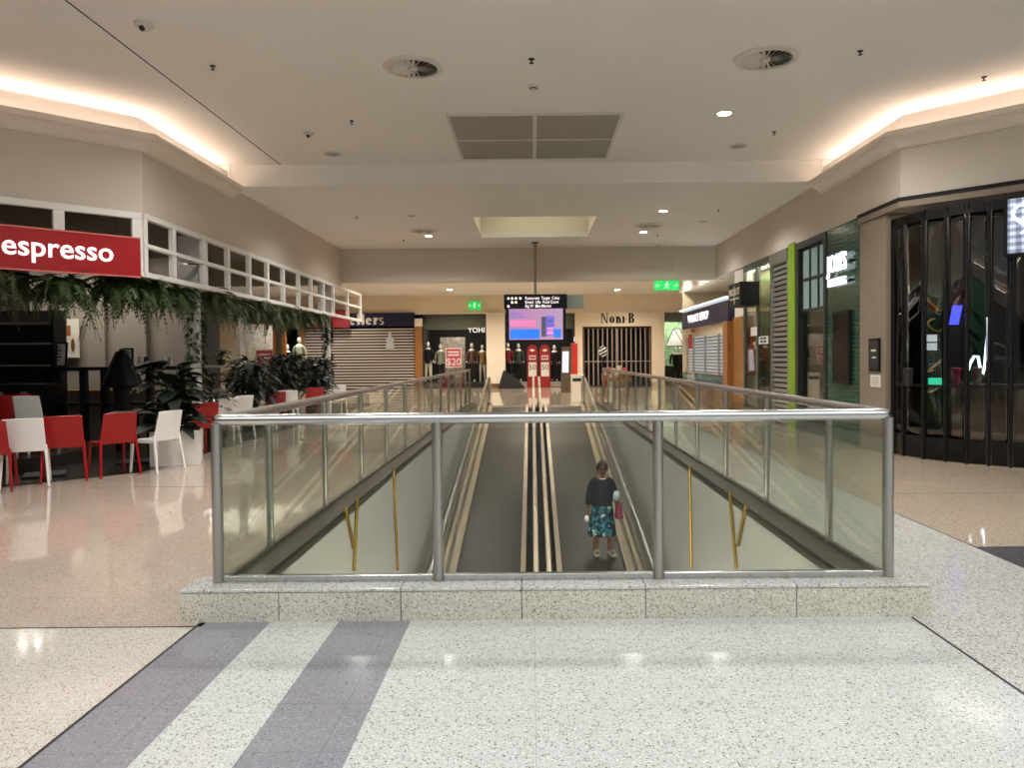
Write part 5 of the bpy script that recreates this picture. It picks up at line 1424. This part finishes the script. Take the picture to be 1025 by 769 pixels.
t = thing('display_light_patch', 'pale blue bottle shaped display behind the jeweller shutter slats', 'display', (p.x, DF+.02, p.z))
MB().lathe([(.2,0),(.22,.1),(.15,.3),(.2,.36),(.19,.52),(.08,.6),(.07,.78),(.002,.8)], seg=16, sy=.1).build('shape', paint('pale_blue_light_patch', (176,206,220), .5), t, smooth=True)  # display light behind the slats, put in as a pale painted shape
# mannequins
def mannequin(x, y, z0, label, top, low, k=1.0, rz=0, arms=0):
    k *= 1.1
    t = thing('mannequin', label, 'mannequin', (x, y, z0), rz, None); t.scale = (k,k,k)
    V = [(0,0,.98),(0,0,1.2),(0,0,1.4),(0,0,1.52),(0,-.01,1.6),(-.18,0,1.44),(-.24,.02,1.16),(-.25,-.05,.90),(.18,0,1.44),(.24,.02,1.16),(.25,-.05 - .1*arms,.90+.1*arms),(-.09,0,.9),(-.1,-.02,.5),(-.11,0,.08),(-.11,-.1,.05),(.09,0,.9),(.1,.0,.5),(.12,.02,.08),(.12,-.1,.05)]
    E = [(0,1),(1,2),(2,3),(3,4),(3,5),(5,6),(6,7),(3,8),(8,9),(9,10),(0,11),(11,12),(12,13),(13,14),(0,15),(15,16),(16,17),(17,18)]
    R = [.14,.115,.14,.07,.045,.05,.04,.03,.05,.04,.03,.085,.055,.035,.03,.085,.055,.035,.03]
    b = MB(); mesh_into(b, skin(V, E, R, 1)); b.ball((0,-.015,1.715), .075,.095,.115, 14, 10); b.ball((0,-.105,1.70), .014,.02,.024, 8, 6)
    b.build('body', M['mannequin'], t, smooth='all')
    c_ = MB(); mesh_into(c_, skin([(0,0,.80),(0,0,1.2),(0,0,1.4),(0,0,1.5),(-.185,0,1.44),(-.245,.02,1.16),(-.25,-.04,.98),(.185,0,1.44),(.245,.02,1.16),(.25,-.04-.1*arms,.98+.06*arms)],[(0,1),(1,2),(2,3),(3,4),(4,5),(5,6),(3,7),(7,8),(8,9)],[.18,.145,.155,.075,.07,.056,.05,.07,.056,.05],1)); c_.build('top', M[top], t, smooth='all')
    if low:
        c_ = MB(); mesh_into(c_, skin([(0,0,.96),(-.09,0,.86),(-.105,-.02,.5),(-.11,0,.12),(.09,0,.86),(.105,0,.5),(.12,.02,.12)],[(0,1),(1,2),(2,3),(0,4),(4,5),(5,6)],[.155,.11,.08,.06,.11,.08,.06],1)); c_.build('trousers', M[low], t, smooth='all')
    MB().lathe([(.2,-.0),(.2,.02),(.02,.03),(.001,.03)], seg=18).build('base_plate', M['steel_dark'], t, smooth=True)
    return t
def mq(px, D, label, top, low, k=1.0, rz=0, z0=.25, arms=0):
    p = at(px, 370, D); return mannequin(p.x, D, z0, label, top, low, k, rz, arms)
pl = MB(); pl.box(-5.4,-2.4,DF+.35,DF+1.6,.01,.25); tag(pl.build('display_plinth', M['dark_room'], bevel=.01), 'low dark display plinth under the mannequins of the clothing shop by the slatted shutter', 'plinth')
pl = MB(); pl.box(-1.3,2.1,DF+.35,DF+1.6,.01,.25); tag(pl.build('display_plinth', M['grey_panel'], bevel=.01), 'low pale display plinth under the red sale posters', 'plinth')
mq(428.5, DF+.9, 'mannequin in a dark top and pale skirt nearest the timber shutter jamb', 'cloth_dark', 'cloth_cream', 1.05)
mq(441, DF+.9, 'mannequin in a sage green jumper beside the pink sale poster', 'cloth_sage', 'cloth_dark', .98)
mq(472.5, DF+.9, 'mannequin in a patterned shirt to the pillar side of the pink sale poster', 'cloth_pat', 'cloth_dark', 1.0)
mq(483, DF+1.2, 'mannequin in ochre dress next to the white pillar', 'cloth_ochre', None, .96)
mq(508.5, DF+.9, 'mannequin in a red checked shirt beside the white pillar', 'cloth_red', 'cloth_dark', 1.0)
mq(519, DF+1.0, 'mannequin in a dark green top next to the red sale posters', 'cloth_green', 'cloth_dark', .98)
mq(555, DF+1.0, 'mannequin in a dark coat between the red posters and the information totem', 'cloth_dark', 'cloth_dark', .93)
mq(242, DF-3.0, 'bust mannequin in a gold necked dark top seen through the cafe', 'cloth_ochre', 'cloth_dark', 1.0, z0=.2)
mq(288, DF-2.5, 'mannequin in a grey top seen through the cafe between the plants', 'charcoal', 'cloth_dark', 1.0, z0=.2)
mq(300, DF-2.3, 'tall mannequin in a sage coat beside the slatted shutter jamb', 'cloth_sage', 'cloth_dark', 1.12, z0=.3)
for px, lab in ((676,'dark mannequin in the green lit shop, nearest its door frame'),(681,'dark suited mannequin in the green lit shop, in the middle'),(686,'dark mannequin in the green lit shop, closest to the jeweller counter')):
    mq(px, DF+.9, lab, 'cloth_dark', 'cloth_dark', .95, z0=.05)
# sale posters
def sale(px0,py0,px1,py1,D,label,mat='pink',big='20',z0=None):
    r = rect(px0,py0,px1,py1,D); t = thing('sale_poster', label, 'poster', ((r[0]+r[1])/2, D, r[2])); w = (r[1]-r[0])/2; h = r[3]-r[2]
    MB().box(-w,w,0,.03,0,h).build('sheet', M['paper'], t, bevel=.004); MB().box(-w*.9,w*.9,-.006,0,h*.05,h*.95).build('field', M[mat], t)
    text('lettering', '$'+big, M['paper'], t, (0,-.012,h*.28), '-y', size=h*.5, extrude=.003, bold=.004)
    m = MB(); 
    for k in range(2): m.box(-w*.7,w*.7,-.010,-.006,h*(.6+.15*k),h*(.68+.15*k))
    m.build('print', M['paper'], t); return t
backp = rect(441,338,465,395,DF+1.55)
t = thing('window_backdrop', 'mottled grey backdrop behind the pink sale poster in the clothing shop', 'backdrop', ((backp[0]+backp[1])/2, DF+1.7, .01)); MB().box(-.65,.65,0,.05,0,backp[3]).build('board', paint('mottled', (150,142,130), .6, .4, 5), t, bevel=.004)
sale(446,348.5,462,368,DF+.4,'pink sale poster with a large 20 in the clothing shop window beside the white pillar')
sale(256,350,274,374,DF-3.5,'pink sale poster with a large 20 seen through the cafe')
t = thing('window_backdrop', 'pale backdrop behind the pink sale poster seen through the cafe', 'backdrop', (at(261,350,DF-2).x, DF-2.0, .01)); MB().box(-.75,.75,0,.05,0,3.2).build('board', paint('mottled_pale', (164,158,148), .6, .3, 5), t, bevel=.004)
p = at(280, 340, DF-4); t = thing('shop_pillar', 'slim mirrored pillar with warm glints seen through the cafe', 'pillar', (p.x, DF-4, 0)); MB().box(-.28,.28,-.1,.1,0,3.6).build('shaft', M['wood'], t, bevel=.01); MB().box(-.12,.12,-.12,-.1,.2,3.5).build('mirror_strip', M['steel_bright'], t)
p = at(237, 340, 30); t = thing('shop_pillar', 'pale timber pillar seen through the cafe next to the plant shelf', 'pillar', (at(230,340,30).x, 30, 0)); MB().box(-.35,.35,-.1,.1,0,3.6).build('shaft', M['cream_room'], t, bevel=.01)
# red double promotion posters with arched tops
for px, lab in ((533,'red arched promotion board behind the walkway end posts, nearer the white pillar'),(545.5,'red arched promotion board behind the walkway end posts, nearer the information totem')):
    r = rect(px-5.6,345,px+5.6,385,DF+.2); w=(r[1]-r[0])/2; h = r[3]
    t = thing('promotion_board', lab, 'poster', ((r[0]+r[1])/2, DF+.2, .01), 0, None)
    m = MB(); P = [(-w,0),(w,0),(w,h*.82)] + [(w*math.cos(a), h*.82+h*.18*math.sin(a)) for a in [PI*k/10 for k in range(1,10)]] + [(-w,h*.82)]
    m.hexa([(x,-.03,z) for x,z in P],[(x,.03,z) for x,z in P]); m.build('board', M['poster_red'], t)
    MB().box(-w*.72,w*.72,-.036,-.03,h*.25,h*.58).build('price_panel', M['paper'], t); text('lettering', '50', M['charcoal'], t, (0,-.04,h*.46), '-y', size=h*.17, extrude=.002)
    MB().box(-w*.62,w*.62,-.036,-.03,h*.64,h*.74).build('print', M['paper'], t); MB().box(-w*.5,w*.5,-.039,-.036,h*.67,h*.71).build('print', M['poster_red'], t); MB().ball((0,-.03,h*.86), w*.45,.01,h*.03,14,8).build('print', M['paper'], t)
# dark sloped heap at the shop door
p = at(503, 386, DF-1.2)
t = thing('display_table', 'dark cloth draped sloping display table beside the white pillar', 'table', (at(503,386,DF-1).x+.45, DF-.85, .0))
def drp(u, v):
    a = 2*PI*u; k = 1-.55*v; z = .72*v**.7*(1-.25*math.cos(a)); w = 1+.04*math.sin(12*a)*(1-v)
    return Vector((math.cos(a)*.62*k*w - .12*v, math.sin(a)*.4*k*w, z))
m = MB(); m.sheet(drp, 40, 10); n = len(m.v); m.build('cloth', M['cloth_dark'], t, smooth='all')
m = MB(); rnd = random.Random(4)
for k in range(14): m.obox((rnd.uniform(-.35,.1), rnd.uniform(-.2,.15), .52+rnd.uniform(0,.2)), (.08,0,rnd.uniform(-.03,.03)), (0,.06,0), (0,0,.015))
m.build('folded_clothes', M['charcoal'], t)
# information totem, red strip, pale bin
p = at(567, 393, 32.3)
t = thing('information_totem', 'tall brown information totem with a slanted pale screen', 'totem', (p.x, 32.3, 0), -.5)
MB().hexa([(-.2,-.16,0),(.2,-.16,0),(.2,.16,0),(-.2,.16,0)],[(-.2,-.02,1.95),(.2,-.02,1.95),(.2,.16,1.95),(-.2,.16,1.95)]).build('body', paint('totem_brown', (92,80,68), .4, .05), t, bevel=.012)
MB().hexa([(-.15,-.106,.85),(.15,-.106,.85),(.15,-.09,.85),(-.15,-.09,.85)],[(-.15,-.044,1.75),(.15,-.044,1.75),(.15,-.03,1.75),(-.15,-.03,1.75)]).build('screen', glow('totem_screen', (190,190,205), .7), t)
r = rect(572,344,578,375,DF-.3); t = thing('hanging_banner', 'tall narrow red banner on the cream wall beside the information totem', 'banner', ((r[0]+r[1])/2, DF-.1, r[2])); MB().box(-.16,.16,-.02,.02,0,r[3]-r[2]).build('sheet', paint('red_banner', (190,36,28), .5), t, bevel=.005); MB().tube([(-.17,0,r[3]-r[2]),(.17,0,r[3]-r[2])], .02, 8).build('rod', M['steel'], t)
a = at(572,376,25.2); b = at(584,408,25.2)
t = thing('stone_plinth_bin', 'cream speckled pedestal beside the end of the moving walkway', 'pedestal', ((a.x+b.x)/2, 25.3, 0)); MB().box(-.2,.2,-.18,.18,0,a.z).build('body', M['pillar'], t, bevel=.012); MB().box(-.21,.21,-.19,.19,a.z,a.z+.03).build('cap', M['pillar'], t, bevel=.006); MB().box(-.16,.16,-.19,-.18,a.z*.78,a.z*.9).build('slot', M['charcoal'], t)
# serif shop lettering and bar shutter
t = thing('shop_sign', 'black serif shop lettering on the cream wall above the vertical bar shutter', 'sign', (4.25, DF-.03, 3.18))
ref = MB(); wd = serif(ref, 'No', 0, 0, .46, gap=.05) ; m = MB(); ref = MB(); wd = serif(ref, 'Non1.B', 0, 0, .5, gap=.07); a = at(601.5,320,DF).x; b = at(636,320,DF).x; s_ = (b-a)/wd
serif(m, 'Non1.B', 0, 0, .5, gap=.07)
for i, q in enumerate(m.v): m.v[i] = (q[0]*s_ + a - 4.25, q[1], q[2])
m.build('lettering', M['black'], t)
t = thing('bar_shutter', 'shutter of pale vertical bars across the dark shop below the serif lettering', 'shutter', (4.25, DF+.12, 0))
MB().box(-1.72,1.72,-.05,.05,2.92,3.02).build('top_track', M['charcoal'], t, bevel=.004); MB().box(-1.72,1.72,-.05,.05,0,.06).build('bottom_track', M['charcoal'], t)
for k in range(15):
    x = -1.66 + 3.32*k/14; w = .065 if k != 7 else .13
    MB().box(x-w/2, x+w/2, -.03, .03, .06, 2.92).build('bar', M['bar'], t, bevel=.004)
for x in (-1.72,1.66): MB().box(x,x+.07,-.06,.06,0,3.02).build('jamb', M['wood_dark'], t)
MB().box(-1.66,1.66,.0,.02,1.25,1.29).build('cross_rod', M['silver'], t)
# kiosk cart behind the railing end
p = at(617, 385, 29.5)
t = thing('market_cart', 'timber market cart with small goods behind the far end of the railing', 'cart', (p.x, 29.5, 0))
MB().box(-.55,.55,-.3,.3,.55,.85).build('tray', M['wood'], t, bevel=.012)
for x in (-.48,.48):
    for y in (-.24,.24): MB().box(x-.03,x+.03,y-.03,y+.03,.0,.55).build('leg', M['wood_dark'], t)
MB().box(-.5,.5,-.26,.26,.2,.24).build('lower_shelf', M['wood'], t)
for i, (dx, h, mt, nm, lab) in enumerate(((-.3,.25,'pink','toy_box','pink box on the timber cart, nearest the walkway'),(-.12,.2,'cloth_cream','toy_box','pale box on the timber cart, second from the walkway'),(.1,.3,'cloth_cream','toy_box','tall pale box in the middle of the timber cart'),(.32,.22,'pink','toy_box','pink box on the timber cart, nearest the jeweller'))):
    o = MB().box(-.08,.08,-.1,.1,0,h).build(nm, M[mt], bevel=.015, label=lab, cat='box', group='goods on the timber cart'); o.location = (p.x+dx, 29.5, .85)
p = at(603.5, 352, 30.5)
t = thing('striped_ball', 'black and white striped round lantern on a stand above the timber cart', 'lantern', (p.x, 30.5, 0))
MB().ball((0,0,p.z), .17,.17,.22, 16, 12).build('shade', M['stripes'], t, smooth='all'); MB().tube([(0,0,.02),(0,0,p.z-.2)], .025, 8).build('pole', M['black'], t, smooth=True); MB().lathe([(.2,0),(.2,.02),(.03,.05),(.001,.05)], seg=16).build('base', M['black'], t, smooth=True)
# green lit shop poster
r = rect(668,322,690,345,DF+1.8)
t = thing('lit_poster', 'green and white lit picture of a pitched greenhouse in the far shop', 'poster', ((r[0]+r[1])/2, DF+2.2, 1.0)); w=(r[1]-r[0])/2+.1; h=2.3
MB().box(-w,w,0,.05,0,h).build('light_box', glow('green_lit', (132,166,122), .2, .35), t)
m = MB(); m.hexa([(-w*.9,-.01,h*.45),(w*.6,-.01,h*.45),(w*.6,0,h*.45),(-w*.9,0,h*.45)],[(-w*.25,-.01,h*.85),(w*.2,-.01,h*.85),(w*.2,0,h*.85),(-w*.25,0,h*.85)]); m.build('roof_picture', M['paper'], t)
m = MB()
for a_, b_ in (((-w*.9,h*.45),(-w*.25,h*.85)),((-w*.25,h*.85),(w*.6,h*.45)),((-w*.9,h*.45),(w*.6,h*.45)),((w*.2,h*.85),(w*.95,h*.5)),((-w*.25,h*.85),(w*.2,h*.85)),((w*.6,h*.45),(w*.6,0))): m.tube([(a_[0],-.015,a_[1]),(b_[0],-.015,b_[1])], .02, 6)
m.build('roof_lines', M['charcoal'], t)
for i,(px_,z,s_) in enumerate(((477,2.75,'YOHI'),(579,2.75,'LIA'))):
    p = at(px_, 340, DF+.45); t = thing('shop_lettering', ('pale lettering on the dark header of the clothing shop by the slatted shutter','pale lettering on the header beside the advert screen')[i], 'sign', (p.x, DF+.48, z+.2 if i == 0 else 2.45))
    text('lettering', s_, M['text_white'], t, (0,0,-.05), '-y', size=.36, extrude=.01, bold=.002)
# ------------------------------------------------------------------ daylight and lamps
wd_ = bpy.data.worlds.new('mall_daylight'); SC.world = wd_; wd_.use_nodes = True
nt = wd_.node_tree; bg_ = nt.nodes['Background']
tc = nt.nodes.new('ShaderNodeTexCoord'); sp = nt.nodes.new('ShaderNodeSeparateXYZ'); rp = nt.nodes.new('ShaderNodeValToRGB')
nt.links.new(tc.outputs['Generated'], sp.inputs[0]); nt.links.new(sp.outputs[2], rp.inputs['Fac'])
rp.color_ramp.elements[0].color = (.11,.108,.105,1); rp.color_ramp.elements[0].position = .25; rp.color_ramp.elements[1].color = (.95,.98,1,1); rp.color_ramp.elements[1].position = .7
nt.links.new(rp.outputs['Color'], bg_.inputs['Color']); bg_.inputs['Strength'].default_value = WORLD
# fill spots without fixtures, added to brighten the concourse
for x in (-3.7, -1.9, 2.1, 3.9):
    for y in (7, 10, 16, 20): spot((x, y, (ZC if y < YB1 else ZL)-.03), FILL, 2.7, .9, (1,.965,.92), .15)
for y in (3.2, -1.5): area((C0, y, -.36), LOWER, 4.4, 1.0)  # unseen lamps added under the floor slab to brighten the void walls
for y in (23.3, 26, 30, 33, 36):
    for x in (-9, -4, 0.2, 4.5): spot((x, y, 4.55), FAR, 2.5, .8, (1,.9,.76))
area((0.1, 18.5, ZL+.85), 14, 2.2, 2.2, col=(1,.97,.8))
area((-8.4, 13.6, 3.55), CAFE, 2, .3, col=(1,.9,.78)); area((-6.6, 17, 3.55), CAFE*.8, .4, 5, col=(1,.9,.78)); area((-9, 24, 3.5), 60, 4, 4, col=(1,.9,.78))
for x in (-3.9, .4, 7.3): area((x, DF+1.3, 3.6), 55, 1.6, .6, col=(1,.92,.82))
area((4.2, DF+1.6, 3.05), 10, 2, .6); area((-11.5, DF-3, 3.5), 60, 3, 1)
area((RW+.22, 18.1, 3.6), 60, .25, 2.1); area((RW+1.2, 14.5, 3.65), 18, .8, 1.2); area((RW+.6, 23.3, 2.05), 30, .3, 4)
area((6.75, 10.35, 3.7), 130, .5, 3, (0,0,PI/4), (1,.92,.82))  # unseen lamp added to brighten the counter front behind the shutter
SC.view_settings.view_transform = 'Standard'; SC.view_settings.look = 'None'
SC.view_settings.gamma = 1; SC.view_settings.exposure = EXPO
SC.view_settings.use_curve_mapping = False
try:
    cy_ = SC.cycles; cy_.max_bounces = 10; cy_.diffuse_bounces = 4; cy_.glossy_bounces = 4; cy_.transparent_max_bounces = 24
    cy_.sample_clamp_indirect = 6; cy_.use_denoising = True; cy_.caustics_reflective = False; cy_.caustics_refractive = False
except Exception: pass
